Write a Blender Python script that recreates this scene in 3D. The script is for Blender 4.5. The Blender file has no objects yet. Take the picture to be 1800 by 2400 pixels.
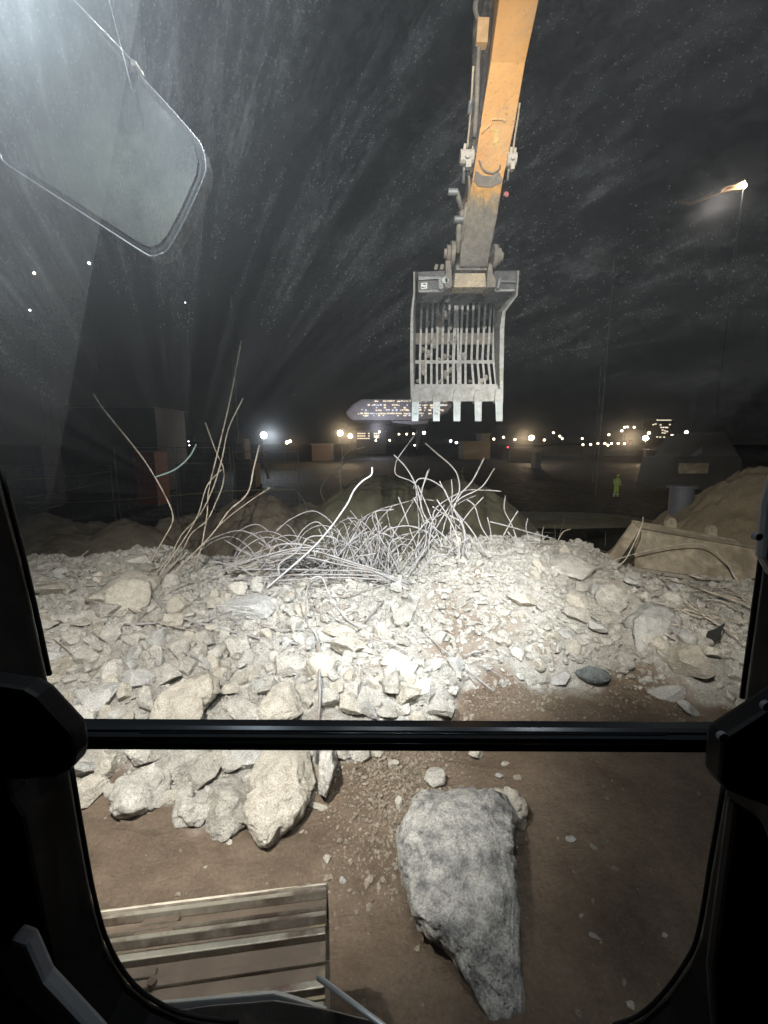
import bpy, bmesh, math, random
import numpy as np
from mathutils import Vector, Matrix, Euler

SC = bpy.context.scene
COL = SC.collection
R = math.radians
rng = np.random.default_rng(7)
random.seed(7)

# ------------------------------------------------------------------ camera
H = 2.8                       # eye height above the ground beside the machine
F = 1000.0                    # focal length in pixels of the 1800x2400 photograph
TH = math.atan(160 / F)       # camera looks slightly down
CT, ST = math.cos(TH), math.sin(TH)
cam_d = bpy.data.cameras.new('camera')
cam = bpy.data.objects.new('camera', cam_d)
COL.objects.link(cam)
cam.location = (0, 0, H)
cam.rotation_euler = (R(90) - TH, 0, 0)
cam_d.sensor_fit = 'VERTICAL'
cam_d.sensor_height = 24
cam_d.lens = 24 * F / 2400
cam_d.clip_start = 0.02
cam_d.clip_end = 3000
SC.camera = cam

# ------------------------------------------------------------------ world: night sky
w = bpy.data.worlds.new('World')
SC.world = w
w.use_nodes = True
nt = w.node_tree
bg = nt.nodes['Background']
tc = nt.nodes.new('ShaderNodeTexCoord')
sp = nt.nodes.new('ShaderNodeSeparateXYZ')
rp = nt.nodes.new('ShaderNodeValToRGB')
nt.links.new(tc.outputs['Generated'], sp.inputs[0])
nt.links.new(sp.outputs['Z'], rp.inputs[0])
nt.links.new(rp.outputs[0], bg.inputs[0])
rp.color_ramp.elements[0].position = 0.0
rp.color_ramp.elements[0].color = (0.0048, 0.0048, 0.0045, 1)
rp.color_ramp.elements[1].position = 0.35
rp.color_ramp.elements[1].color = (0.0017, 0.0023, 0.0029, 1)
bg.inputs[1].default_value = 1.0

SC.view_settings.view_transform = 'Standard'
SC.view_settings.look = 'None'
SC.view_settings.exposure = 0
SC.view_settings.gamma = 1
SC.view_settings.use_curve_mapping = False
SC.render.engine = 'CYCLES'
SC.cycles.use_denoising = True
SC.cycles.max_bounces = 5
SC.cycles.diffuse_bounces = 3
SC.cycles.transparent_max_bounces = 12
SC.cycles.sample_clamp_indirect = 4
SC.cycles.caustics_reflective = False
SC.cycles.caustics_refractive = False

# lamps of the machine: (name, location, target, watts, cone degrees, blend, colour, radius)
LAMPS = [
    ('cab roof floodlight', (-1.35, 0.95, 4.55), (-1.75, 4.9, 0.3), 2050, 88, 0.7, (1.0, 0.965, 0.90), 0.03),
    ('boom floodlight',     (0.95, 1.60, 5.00),  (0.20, 6.6, 0.25), 3900, 54, 0.9, (0.90, 0.955, 1.0), 0.03),
    ('right roof floodlight', (0.62, 0.85, 4.20), (5.0, 9.0, 1.1), 2300, 64, 0.9, (1.0, 0.95, 0.85), 0.03),
    ('arm floodlight', (0.75, 1.9, 6.3), (1.2, 6.3, 5.5), 1150, 72, 0.8, (1.0, 0.96, 0.9), 0.03),
]
# unseen fill lamps added to brighten glass dust, ground and rods: (location, target, watts, size, colour)
EDGE = [
    ((-0.52, 0.73, 3.66), (-.45, .60, 3.25), 9.0, .07, (0.80, 0.91, 1.0)),
    ((0.05, 0.95, 4.45), (-1.2, 5.0, 2.8), 115.0, .08, (0.95, 0.98, 1.0)),
    ((0.75, 0.74, 4.00), (.55, .60, 3.0), 10.0, .10, (0.90, 0.95, 1.0)),
]

# ------------------------------------------------------------------ helpers
def ray(px, py):
    u, v = (px - 900) / F, (1200 - py) / F
    return Vector((u, CT + v * ST, v * CT - ST))

def cp(px, py, d):
    """the point seen at pixel (px,py), d metres deep along the view axis"""
    return Vector((0, 0, H)) + ray(px, py) * d

def atY(px, py, Y):
    r = ray(px, py)
    return Vector((0, 0, H)) + r * (Y / r.y)

def atZ(px, py, z):
    r = ray(px, py)
    return Vector((0, 0, H)) + r * ((z - H) / r.z)

def to_px(x, y, z):
    dz = z - H
    d = y * CT - dz * ST
    v = (y * ST + dz * CT) / d
    return 900 + F * x / d, 1200 - F * v, d

def vnoise(p, seed=0):
    """value noise, p (N,3)"""
    pi = np.floor(p).astype(np.int64)
    f = p - pi
    f = f * f * (3 - 2 * f)
    def h(ix, iy, iz):
        n = (ix * 374761393 + iy * 668265263 + iz * 2147483647 + seed * 974634777) & 0xffffffff
        n = ((n ^ (n >> 13)) * 1274126177) & 0xffffffff
        return ((n ^ (n >> 16)) & 0xffff) / 32767.5 - 1
    x, y, z = pi[:, 0], pi[:, 1], pi[:, 2]
    r = 0
    for dx in (0, 1):
        for dy in (0, 1):
            for dz in (0, 1):
                wgt = (f[:, 0] if dx else 1 - f[:, 0]) * (f[:, 1] if dy else 1 - f[:, 1]) * (f[:, 2] if dz else 1 - f[:, 2])
                r = r + wgt * h(x + dx, y + dy, z + dz)
    return r

def fbm(p, seed=0, octv=4, gain=.5):
    a, s, t = 1.0, 1.0, 0
    for o in range(octv):
        t = t + a * vnoise(p * s + 17.3 * o, seed + o)
        a *= gain
        s *= 2.03
    return t

def tag(o, label, cat=None, group=None, kind=None):
    if label: o['label'] = label
    if cat: o['category'] = cat
    if group: o['group'] = group
    if kind: o['kind'] = kind
    return o

def empty(name, loc, label, cat, group=None, rz=0):
    o = bpy.data.objects.new(name, None)
    COL.objects.link(o)
    o.location = loc
    o.rotation_euler = (0, 0, rz)
    o.empty_display_size = .1
    return tag(o, label, cat, group)

def link_mesh(name, me, parent=None, loc=None):
    o = bpy.data.objects.new(name, me)
    COL.objects.link(o)
    if parent:
        o.parent = parent
    if loc is not None:
        o.location = loc
    return o

def np_mesh(name, V, Fc, mat, smooth=False):
    me = bpy.data.meshes.new(name)
    V = np.asarray(V, dtype=np.float32)
    Fc = np.asarray(Fc, dtype=np.int32)
    k = Fc.shape[1]
    me.vertices.add(len(V)); me.vertices.foreach_set('co', V.ravel())
    me.loops.add(Fc.size); me.loops.foreach_set('vertex_index', Fc.ravel())
    me.polygons.add(len(Fc))
    me.polygons.foreach_set('loop_start', np.arange(0, Fc.size, k, dtype=np.int32))
    me.polygons.foreach_set('loop_total', np.full(len(Fc), k, dtype=np.int32))
    me.polygons.foreach_set('use_smooth', np.full(len(Fc), smooth))
    me.update(calc_edges=True)
    if mat: me.materials.append(mat)
    return me

class MB:
    """collects shapes; build() links them as one mesh (world coordinates, parents kept at world origin offset)"""
    def __init__(s):
        s.V, s.F = [], []
    def add(s, V, Fs):
        b = len(s.V)
        s.V += [tuple(v) for v in V]
        s.F += [tuple(b + i for i in f) for f in Fs]
        return s
    def box(s, c, size, rot=None, taper=1.0):
        c = Vector(c); hx, hy, hz = size[0] / 2, size[1] / 2, size[2] / 2
        m = rot.to_matrix() if isinstance(rot, Euler) else (rot or Matrix.Identity(3))
        P = []
        for z, t in ((-hz, 1), (hz, taper)):
            for x, y in ((-hx, -hy), (hx, -hy), (hx, hy), (-hx, hy)):
                P.append(c + m @ Vector((x * t, y * t, z)))
        return s.add(P, [(0, 3, 2, 1), (4, 5, 6, 7), (0, 1, 5, 4), (1, 2, 6, 5), (2, 3, 7, 6), (3, 0, 4, 7)])
    def prism(s, pts, off):
        """polygon pts (3D) extruded by vector off"""
        n = len(pts); off = Vector(off)
        P = [Vector(p) for p in pts] + [Vector(p) + off for p in pts]
        return s.add(P, [tuple(range(n)), tuple(range(2 * n - 1, n - 1, -1))] + [(i + n, (i + 1) % n + n, (i + 1) % n, i) for i in range(n)])
    def tube(s, pts, r, n=8, r2=None, cap=True):
        pts = [Vector(p) for p in pts]
        m = len(pts)
        up = Vector((0.13, 0.21, 0.97))
        P = []
        for i, p in enumerate(pts):
            t = (pts[min(i + 1, m - 1)] - pts[max(i - 1, 0)])
            t = t.normalized() if t.length > 1e-9 else Vector((0, 0, 1))
            if i == 0:
                a = t.cross(up)
                if a.length < .05: a = t.cross(Vector((1, 0, 0)))
            else:
                a = pa - t * pa.dot(t)
                if a.length < 1e-4: a = t.cross(up)
            a.normalize(); b = t.cross(a); pa = a.copy()
            rr = r if r2 is None else r + (r2 - r) * i / (m - 1)
            if isinstance(r, (list, tuple)): rr = r[i]
            for k in range(n):
                an = 2 * math.pi * k / n
                P.append(p + a * math.cos(an) * rr + b * math.sin(an) * rr)
        Fs = []
        for i in range(m - 1):
            for k in range(n):
                q = (k + 1) % n
                Fs.append((i * n + k, i * n + q, (i + 1) * n + q, (i + 1) * n + k))
        if cap:
            Fs += [tuple(range(n - 1, -1, -1)), tuple((m - 1) * n + k for k in range(n))]
        return s.add(P, Fs)
    def cyl(s, a, b, r, n=16, r2=None):
        return s.tube([a, b], r, n, r2)
    def build(s, name, mat, parent=None, bevel=0, smooth=False):
        me = bpy.data.meshes.new(name)
        org = Vector((0, 0, 0))
        if parent is not None:
            org = world_of(parent)
        me.from_pydata([tuple(Vector(v) - org) for v in s.V], [], s.F)
        me.update()
        bm = bmesh.new(); bm.from_mesh(me)
        bmesh.ops.recalc_face_normals(bm, faces=bm.faces)
        if bevel:
            es = [e for e in bm.edges if len(e.link_faces) == 2 and e.calc_face_angle(0) > .6]
            bmesh.ops.bevel(bm, geom=es, offset=bevel, segments=2, affect='EDGES', clamp_overlap=True, profile=.6)
        bm.to_mesh(me); bm.free()
        for p in me.polygons: p.use_smooth = smooth
        if mat: me.materials.append(mat)
        return link_mesh(name, me, parent)

def world_of(o):
    v = Vector((0, 0, 0))
    while o is not None:
        v = v + o.location
        o = o.parent
    return v

def spline(pts, n=8):
    """Catmull-Rom through pts"""
    pts = [Vector(p) for p in pts]
    if len(pts) == 2: return [pts[0].lerp(pts[1], i / 4) for i in range(5)]
    q = [pts[0] * 2 - pts[1]] + pts + [pts[-1] * 2 - pts[-2]]
    out = []
    for i in range(1, len(q) - 2):
        a, b, c, d = q[i - 1:i + 3]
        for k in range(n):
            t = k / n
            out.append(.5 * ((2 * b) + (c - a) * t + (2 * a - 5 * b + 4 * c - d) * t * t + (3 * b - a - 3 * c + d) * t ** 3))
    out.append(pts[-1])
    return out

def ico(sub):
    bm = bmesh.new(); bmesh.ops.create_icosphere(bm, subdivisions=sub, radius=1)
    V = np.array([v.co[:] for v in bm.verts]); Fc = np.array([[v.index for v in f.verts] for f in bm.faces])
    bm.free()
    return V / np.linalg.norm(V, axis=1)[:, None], Fc
ICO = {k: ico(k) for k in (1, 2, 3, 4, 5, 6)}

# ------------------------------------------------------------------ materials
def new_mat(name):
    m = bpy.data.materials.new(name); m.use_nodes = True
    return m, m.node_tree, m.node_tree.nodes['Principled BSDF']

def node(nt, t, **kw):
    n = nt.nodes.new(t)
    for k, v in kw.items():
        if hasattr(n, k): setattr(n, k, v)
    return n

def ramp(nt, src, stops):
    r = nt.nodes.new('ShaderNodeValToRGB')
    while len(r.color_ramp.elements) < len(stops): r.color_ramp.elements.new(.5)
    for e, (p, c) in zip(r.color_ramp.elements, stops):
        e.position = p
        e.color = (c, c, c, 1) if isinstance(c, (int, float)) else (*c, 1)
    nt.links.new(src, r.inputs[0])
    return r.outputs[0]

def noise(nt, vec, scale, detail=4, rough=.6, dist=0):
    n = nt.nodes.new('ShaderNodeTexNoise')
    n.inputs['Scale'].default_value = scale
    n.inputs['Detail'].default_value = detail
    n.inputs['Roughness'].default_value = rough
    n.inputs['Distortion'].default_value = dist
    if vec: nt.links.new(vec, n.inputs['Vector'])
    return n.outputs[0]

def mixc(nt, fac, a, b, mode='MIX'):
    m = nt.nodes.new('ShaderNodeMix'); m.data_type = 'RGBA'; m.blend_type = mode
    for s, v in ((m.inputs[0], fac), (m.inputs[6], a), (m.inputs[7], b)):
        if hasattr(v, 'is_linked'): nt.links.new(v, s)
        elif isinstance(v, tuple): s.default_value = (*v, 1)
        else: s.default_value = v
    return m.outputs[2]

def math_n(nt, op, a, b=None, clamp=False):
    m = nt.nodes.new('ShaderNodeMath'); m.operation = op; m.use_clamp = clamp
    for s, v in ((m.inputs[0], a), (m.inputs[1], b)):
        if v is None: continue
        if hasattr(v, 'is_linked'): nt.links.new(v, s)
        else: s.default_value = v
    return m.outputs[0]

def bump(nt, bsdf, h, strength=.5, dist=.01):
    b = nt.nodes.new('ShaderNodeBump')
    b.inputs['Strength'].default_value = strength
    b.inputs['Distance'].default_value = dist
    nt.links.new(h, b.inputs['Height'])
    nt.links.new(b.outputs[0], bsdf.inputs['Normal'])

def nose_mat():
    m, nt, b = new_mat('muddy_arm_paint')
    vec = nt.nodes.new('ShaderNodeNewGeometry').outputs['Position']
    sep = nt.nodes.new('ShaderNodeSeparateXYZ'); nt.links.new(vec, sep.inputs[0])
    z0 = cp(1110, 520, 6.2).z; z1 = cp(1140, 430, 5.9).z
    t = math_n(nt, 'DIVIDE', math_n(nt, 'SUBTRACT', sep.outputs['Z'], z0), z1 - z0)
    mp = nt.nodes.new('ShaderNodeMapping'); mp.inputs['Scale'].default_value = (3, 3, .8); nt.links.new(vec, mp.inputs[0])
    t = math_n(nt, 'ADD', t, math_n(nt, 'MULTIPLY', math_n(nt, 'SUBTRACT', noise(nt, mp.outputs[0], 3.0, 8, .72), .5), 2.6))
    paint = ramp(nt, t, [(.25, (.27, .245, .205)), (.55, (.42, .33, .20)), (.75, (.74, .42, .14))])
    c = mixc(nt, 1.0, paint, ramp(nt, noise(nt, vec, 14, 7, .7), [(.3, .6), (.7, 1.15)]), 'MULTIPLY')
    nt.links.new(c, b.inputs['Base Color']); b.inputs['Roughness'].default_value = .85
    bump(nt, b, noise(nt, vec, 22, 7, .7), .7, .02)
    return m

def concrete_mat(name, dark, light, sc=1.0, island=False, bump_s=.9, spots=.5, tint=None, wide=.17):
    m, nt, b = new_mat(name)
    vec = nt.nodes.new('ShaderNodeNewGeometry').outputs['Position']
    c = ramp(nt, noise(nt, vec, 9 * sc, 9, .72), [(.5 - wide, dark), (.5 + wide, light)])
    vo = nt.nodes.new('ShaderNodeTexVoronoi'); vo.inputs['Scale'].default_value = 34 * sc
    nt.links.new(vec, vo.inputs['Vector'])
    agg = ramp(nt, vo.outputs['Distance'], [(.12, 0.0), (.3, 1.0)])
    c = mixc(nt, math_n(nt, 'MULTIPLY', math_n(nt, 'SUBTRACT', 1.0, agg), spots), c, tuple(x * .45 for x in dark))
    n2 = ramp(nt, noise(nt, vec, 90 * sc, 3, .7), [(.35, .62), (.65, 1.12)])
    c = mixc(nt, 1.0, c, n2, 'MULTIPLY')
    if island:
        rnd = nt.nodes.new('ShaderNodeNewGeometry').outputs['Random Per Island']
    else:
        rnd = nt.nodes.new('ShaderNodeObjectInfo').outputs['Random']
    tv = ramp(nt, rnd, [(0, (.80, .775, .73)), (.3, (.90, .885, .85)), (.7, (1.0, .98, .94)), (1, (1.08, 1.07, 1.05))])
    c = mixc(nt, 1.0, c, tv, 'MULTIPLY')
    if tint: c = mixc(nt, 1.0, c, tint, 'MULTIPLY')
    nt.links.new(c, b.inputs['Base Color'])
    b.inputs['Roughness'].default_value = .92
    b.inputs['Specular IOR Level'].default_value = .25
    h = math_n(nt, 'ADD', math_n(nt, 'MULTIPLY', noise(nt, vec, 26 * sc, 9, .76), 1.0), math_n(nt, 'MULTIPLY', agg, .18))
    bump(nt, b, h, bump_s, .03 / sc)
    return m

def plain(name, col, rough=.6, metal=0, var=.3, sc=8, dirt=None, dirt_amt=.5, bs=.25, bd=.004):
    m, nt, b = new_mat(name)
    vec = nt.nodes.new('ShaderNodeTexCoord').outputs['Object']
    n = noise(nt, vec, sc, 6, .65)
    c = ramp(nt, n, [(.3, tuple(x * (1 - var) for x in col)), (.7, tuple(min(1, x * (1 + var * .5)) for x in col))])
    if dirt:
        d = ramp(nt, noise(nt, vec, sc * .45, 7, .7, .4), [(.62 - .35 * dirt_amt, 0.0), (.78 - .3 * dirt_amt, 1.0)])
        c = mixc(nt, d, c, dirt)
    nt.links.new(c, b.inputs['Base Color'])
    nt.links.new(ramp(nt, n, [(.3, rough * .8), (.7, min(1, rough * 1.2))]), b.inputs['Roughness'])
    b.inputs['Metallic'].default_value = metal
    bump(nt, b, noise(nt, vec, sc * 6, 5, .65), bs, bd)
    return m

def emit(name, col, s):
    m, nt, b = new_mat(name)
    b.inputs['Base Color'].default_value = (0, 0, 0, 1)
    b.inputs['Emission Color'].default_value = (*col, 1)
    b.inputs['Emission Strength'].default_value = s
    return m

M_rock = concrete_mat('broken_concrete', (.37, .36, .33), (.65, .64, .595), spots=.35)
M_rockw = concrete_mat('broken_concrete_warm', (.42, .395, .34), (.67, .64, .57), spots=.3)
M_rockg = concrete_mat('broken_concrete_grey', (.36, .365, .36), (.58, .58, .565), sc=1.2, spots=.35)
M_slab = concrete_mat('slab_concrete', (.24, .245, .25), (.76, .755, .72), sc=.9, spots=.3, bump_s=1.0, wide=.11)
M_gravel = concrete_mat('crushed_concrete', (.35, .34, .31), (.60, .59, .55), island=True)
M_dark = concrete_mat('wet_stone', (.13, .15, .155), (.28, .31, .32))

def heap_mat():
    m, nt, b = new_mat('crushed_fines')
    vec = nt.nodes.new('ShaderNodeNewGeometry').outputs['Position']
    c = ramp(nt, noise(nt, vec, 9, 8, .75), [(.3, (.26, .245, .21)), (.5, (.40, .385, .345)), (.7, (.54, .525, .48))])
    d = ramp(nt, noise(nt, vec, 1.1, 5, .6), [(.56, 0.0), (.7, .7)])
    c = mixc(nt, d, c, (.23, .16, .105))
    att = nt.nodes.new('ShaderNodeAttribute'); att.attribute_name = 'soil'
    c = mixc(nt, att.outputs['Fac'], c, (.19, .135, .092))
    fine = ramp(nt, noise(nt, vec, 70, 4, .7), [(.35, .6), (.65, 1.15)])
    c = mixc(nt, 1.0, c, fine, 'MULTIPLY')
    nt.links.new(c, b.inputs['Base Color'])
    b.inputs['Roughness'].default_value = .95
    b.inputs['Specular IOR Level'].default_value = .06
    bump(nt, b, noise(nt, vec, 38, 8, .75), .9, .03)
    return m
M_heap = heap_mat()

def soil_mat(name, a, bcol, sc=1.0, wet=.0):
    m, nt, b = new_mat(name)
    vec = nt.nodes.new('ShaderNodeNewGeometry').outputs['Position']
    c = ramp(nt, noise(nt, vec, 2.2 * sc, 8, .68), [(.3, a), (.7, bcol)])
    sm = ramp(nt, noise(nt, vec, 45 * sc, 5, .75), [(.3, .72), (.72, 1.2)])
    c = mixc(nt, 1.0, c, sm, 'MULTIPLY')
    vo = nt.nodes.new('ShaderNodeTexVoronoi'); vo.inputs['Scale'].default_value = 26 * sc
    nt.links.new(vec, vo.inputs['Vector'])
    c = mixc(nt, ramp(nt, vo.outputs['Distance'], [(.08, .35), (.16, 0.0)]), c, (.34, .30, .24))
    nt.links.new(c, b.inputs['Base Color'])
    nt.links.new(ramp(nt, noise(nt, vec, 3 * sc, 4, .6), [(.35, .9 - wet), (.65, .97 - wet * .4)]), b.inputs['Roughness'])
    b.inputs['Specular IOR Level'].default_value = .35
    h = math_n(nt, 'ADD', noise(nt, vec, 9 * sc, 8, .7), math_n(nt, 'MULTIPLY', noise(nt, vec, 60 * sc, 4, .7), .3))
    bump(nt, b, h, .55, .06 / sc)
    return m
M_soil = soil_mat('brown_soil', (.115, .078, .052), (.205, .148, .102), 1.0, .25)
M_pile = soil_mat('tipped_soil', (.16, .135, .10), (.27, .235, .175), .6)
M_pile2 = soil_mat('pale_sandy_soil', (.26, .21, .14), (.36, .30, .20), .6)
M_pile3 = soil_mat('olive_soil', (.14, .135, .09), (.24, .23, .155), .6)
M_sandstone = concrete_mat('sandy_pebble', (.25, .215, .165), (.43, .385, .31), island=True)

M_rebar = plain('dusty_steel_bar', (.34, .33, .325), .75, .1, .4, 9, (.22, .17, .13), .35, .6, .004)
M_rebar_w = plain('dusty_steel_bar_warm', (.48, .43, .35), .75, .1, .25, 14, (.22, .16, .11), .4, .5, .003)
M_rebar_b = plain('bright_pipe', (.60, .60, .585), .5, .1, .1, 14)
M_orange = plain('orange_paint', (.86, .46, .16), .55, 0, .12, 3, (.66, .45, .24), .3, .1)
M_mud = nose_mat()
M_mudgrey = plain('mud_caked_steel', (.27, .245, .205), .9, 0, .3, 10, (.42, .38, .30), .3, .7, .006)
M_cream = plain('pale_pin_block', (.60, .50, .35), .7, 0, .2, 12, (.35, .30, .22), .3)
M_hose = plain('black_hose', (.045, .042, .04), .55, 0, .4, 20, (.16, .14, .11), .35)
M_bucket = plain('dusty_bucket_steel', (.40, .41, .395), .75, .1, .35, 11, (.24, .235, .21), .4, .6, .004)
M_bars = plain('pale_dusty_bar', (.60, .61, .59), .75, 0, .3, 14, (.36, .35, .32), .3, .5, .004)
M_bucket_d = plain('dark_bucket_paint', (.13, .135, .135), .5, .2, .4, 12, (.22, .22, .21), .25)
M_tooth = plain('worn_tooth_steel', (.34, .385, .39), .5, .25, .15, 18, (.40, .42, .40), .25)
M_whitepart = plain('dusty_fitting', (.62, .58, .50), .6, 0, .2, 25)
M_black = plain('black_cab_paint', (.004, .0042, .005), .5, 0, .3, 4, (.014, .013, .012), .35, .1)
M_rubber = plain('rubber_seal', (.006, .006, .0065), .6, 0, .3, 8, bs=.1)
for _m in (M_black, M_rubber):
    _m.node_tree.nodes['Principled BSDF'].inputs['Specular IOR Level'].default_value = .08
M_bar = plain('crossbar_aluminium', (.03, .034, .038), .22, .6, .15, 3, bs=.02)
M_greyp = plain('grey_cab_plastic', (.09, .10, .115), .6, 0, .15, 5, bs=.1)
M_track = plain('worn_track_steel', (.30, .265, .20), .65, .3, .35, 9, (.12, .085, .06), .55, .5, .005)
M_trackrib = plain('polished_grouser', (.48, .44, .34), .5, .35, .3, 7, (.16, .11, .08), .42, .4, .004)
M_mudplate = plain('muddy_track_plate', (.21, .155, .11), .85, 0, .35, 5, (.40, .33, .19), .26, .6, .006)
M_beige = plain('beige_dusty_steel', (.40, .345, .25), .85, 0, .45, 4, (.20, .165, .12), .55, .8, .02)
M_red = plain('red_plastic', (.42, .05, .03), .6, 0, .2, 3)
M_blue = plain('blue_tarp', (.02, .035, .16), .6, 0, .3, 2)
M_yellow = plain('yellow_machine_paint', (.45, .30, .08), .6, 0, .3, 2, (.2, .16, .1), .4)
M_galv = plain('galvanised_steel', (.30, .32, .32), .5, .5, .2, 6)
M_bldg = plain('dim_wall', (.06, .06, .055), .8, 0, .25, .2)
M_tan = plain('tan_wall', (.07, .056, .036), .8, 0, .15, .3)
M_pod = plain('silver_cladding', (.42, .43, .50), .5, .2, .25, .3)
M_tankw = plain('white_tank', (.13, .14, .16), .6, 0, .2, 4)
M_tire = plain('tyre_rubber', (.006, .006, .006), .9)
M_hivis = plain('hi_vis_yellow', (.75, .95, .12), .7, 0, .15, 8, bs=.3)
M_refl = plain('reflective_tape', (.92, .94, .94), .35, 0, .05, 8)
M_skin = plain('skin', (.45, .28, .20), .6, 0, .1, 8)
M_boots = plain('black_boots', (.02, .02, .02), .7)
M_rag = plain('black_rubber_scrap', (.008, .008, .008), .8, 0, .3, 8)
M_teal = plain('pale_teal_strap', (.32, .46, .43), .6, 0, .1, 8)
M_sticker = plain('white_sticker', (.82, .84, .84), .5, 0, .03, 8)
M_ink = plain('sticker_ink', (.06, .07, .08), .6, 0, .1, 8)
M_tape = plain('yellow_barrier_tape', (.45, .42, .22), .7, 0, .2, 8)

E_cool = emit('lamp_cool', (.80, .90, 1.0), 600)
E_high = emit('lamp_high', (.95, .97, 1.0), 75)
E_warm = emit('lamp_warm', (1.0, .74, .45), 600)
E_warm2 = emit('lamp_sodium', (1.0, .62, .30), 150)
E_small = emit('lamp_small_white', (.95, .95, 1.0), 12)
E_smallw = emit('lamp_small_warm', (1.0, .78, .52), 14)
E_red = emit('lamp_red', (1.0, .05, .08), 9)
E_win = emit('lit_window', (1.0, .86, .62), 1.3)
E_winc = emit('lit_window_cool', (.80, .84, 1.0), 1.5)

# ------------------------------------------------------------------ terrain
FX = np.array([-9, -4.2, -2.36, -1.7, -1.0, -.48, .1, .45, .95, 1.9, 3.1, 3.9, 6, 12])
FY = np.array([3.4, 3.3, 3.05, 2.95, 2.9, 3.15, 3.6, 3.75, 4.55, 4.6, 4.5, 4.1, 4.2, 4.6])
CX = np.array([-12, -7, -4.2, -2.6, -1.2, .1, .9, 2.4, 3.6, 4.6, 6.5, 12])
CH = np.array([.35, .55, .74, .62, .46, .55, .92, 1.02, .88, .45, .15, .05])

def heap_h(x, y):
    x = np.atleast_1d(np.asarray(x, float)); y = np.atleast_1d(np.asarray(y, float))
    p = np.stack([x * .9, y * .9, x * 0 + 3.1], 1)
    wob = vnoise(p * 1.4, 5) * .28
    f = np.interp(x, FX, FY) + wob
    c = np.interp(x, CX, CH)
    yc = 7.7 + .25 * vnoise(p * .6, 9)
    t = np.clip((y - f) / (yc - f), 0, 1)
    up = c * (.16 * np.clip(t / .05, 0, 1) + .84 * t ** .9)
    u = np.clip((y - yc) / 4.2, 0, 1)
    h = np.where(y < yc, up, c + (-1.2 - c) * (u * u * (3 - 2 * u)))
    on = np.clip((y - f) / .3, 0, 1) * np.clip((12 - y) / 2, 0, 1)
    h = h + on * (fbm(np.stack([x * 1.6, y * 1.6, x * 0], 1), 21, 5, .5) * .125)
    # bare ground in front: gentle ruts
    g = (1 - on) * ((fbm(np.stack([x * 1.3, y * 1.3, x * 0 + 9], 1), 33, 6, .6) * .032 + np.abs(fbm(np.stack([x * 3.1 + y * 1.2, y * 7 - x * 2, x * 0 + 2], 1), 35, 3, .5)) * .016))
    rut = np.where((x < -.35) & (y < 3.6), np.sin((y + .22 * x + .06 * vnoise(np.stack([x * 2, y * 2, x * 0], 1), 8)) * 2 * math.pi / .24) * .014 * (.5 + .5 * vnoise(np.stack([x * 1.4, y * 1.4, x * 0 + 5], 1), 12)), 0) * (1 - on)
    return h + g + rut

def hz(x, y): return float(heap_h(x, y)[0])

def hit(px, py, lift=0.0):
    r = ray(px, py)
    t = np.linspace(1.2, 40, 3000)
    z = H + r.z * t
    g = heap_h(r.x * t, r.y * t) + lift
    k = np.argmax(z < g)
    if not (z < g).any(): k = 900
    a = t[k]
    return Vector((r.x * a, r.y * a, float(z[k])))

def on_heap(x, y):
    return y > np.interp(x, FX, FY)

# ground sheet: fine near, coarse to the horizon
def ground():
    xs = np.concatenate([np.linspace(-1500, -40, 14), np.linspace(-30, -9.2, 20), np.arange(-9, 9.01, .045), np.linspace(9.2, 30, 20), np.linspace(40, 1500, 14)])
    ys = np.concatenate([np.linspace(-300, -3, 8), np.arange(-2.5, 1.2, .12), np.arange(1.2, 9.6, .042), np.arange(9.7, 14, .2), np.linspace(15, 60, 30), np.linspace(75, 2500, 24)])
    X, Y = np.meshgrid(xs, ys)
    Z = heap_h(X.ravel(), Y.ravel())
    far = Y.ravel() > 11.8
    Z = np.where(far, -1.2 + .12 * fbm(np.stack([X.ravel() * .12, Y.ravel() * .12, X.ravel() * 0], 1), 4, 4) * np.clip((Y.ravel() - 11.8) / 6, 0, 1) * np.clip((300 - Y.ravel()) / 200, 0, 1), Z)
    V = np.stack([X.ravel(), Y.ravel(), Z], 1)
    nx, ny = len(xs), len(ys)
    i = np.arange(nx * ny).reshape(ny, nx)
    Fc = np.stack([i[:-1, :-1].ravel(), i[:-1, 1:].ravel(), i[1:, 1:].ravel(), i[1:, :-1].ravel()], 1)
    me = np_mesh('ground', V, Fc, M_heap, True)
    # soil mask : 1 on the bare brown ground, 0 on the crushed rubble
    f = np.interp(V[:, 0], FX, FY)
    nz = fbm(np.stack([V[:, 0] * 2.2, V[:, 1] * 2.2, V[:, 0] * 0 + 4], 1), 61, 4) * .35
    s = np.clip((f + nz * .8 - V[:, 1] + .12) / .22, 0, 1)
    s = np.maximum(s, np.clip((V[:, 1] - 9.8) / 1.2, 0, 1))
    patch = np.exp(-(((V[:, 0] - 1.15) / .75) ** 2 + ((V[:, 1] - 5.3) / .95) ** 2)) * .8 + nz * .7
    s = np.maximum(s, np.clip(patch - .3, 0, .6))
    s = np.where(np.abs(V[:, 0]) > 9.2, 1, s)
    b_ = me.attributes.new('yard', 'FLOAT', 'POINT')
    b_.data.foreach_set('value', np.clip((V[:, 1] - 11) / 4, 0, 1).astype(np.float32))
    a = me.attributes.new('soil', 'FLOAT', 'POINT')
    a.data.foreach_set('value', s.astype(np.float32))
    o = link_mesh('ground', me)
    tag(o, 'brown soil rising into a bank of crushed pale concrete', kind='structure')
    return o

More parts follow.
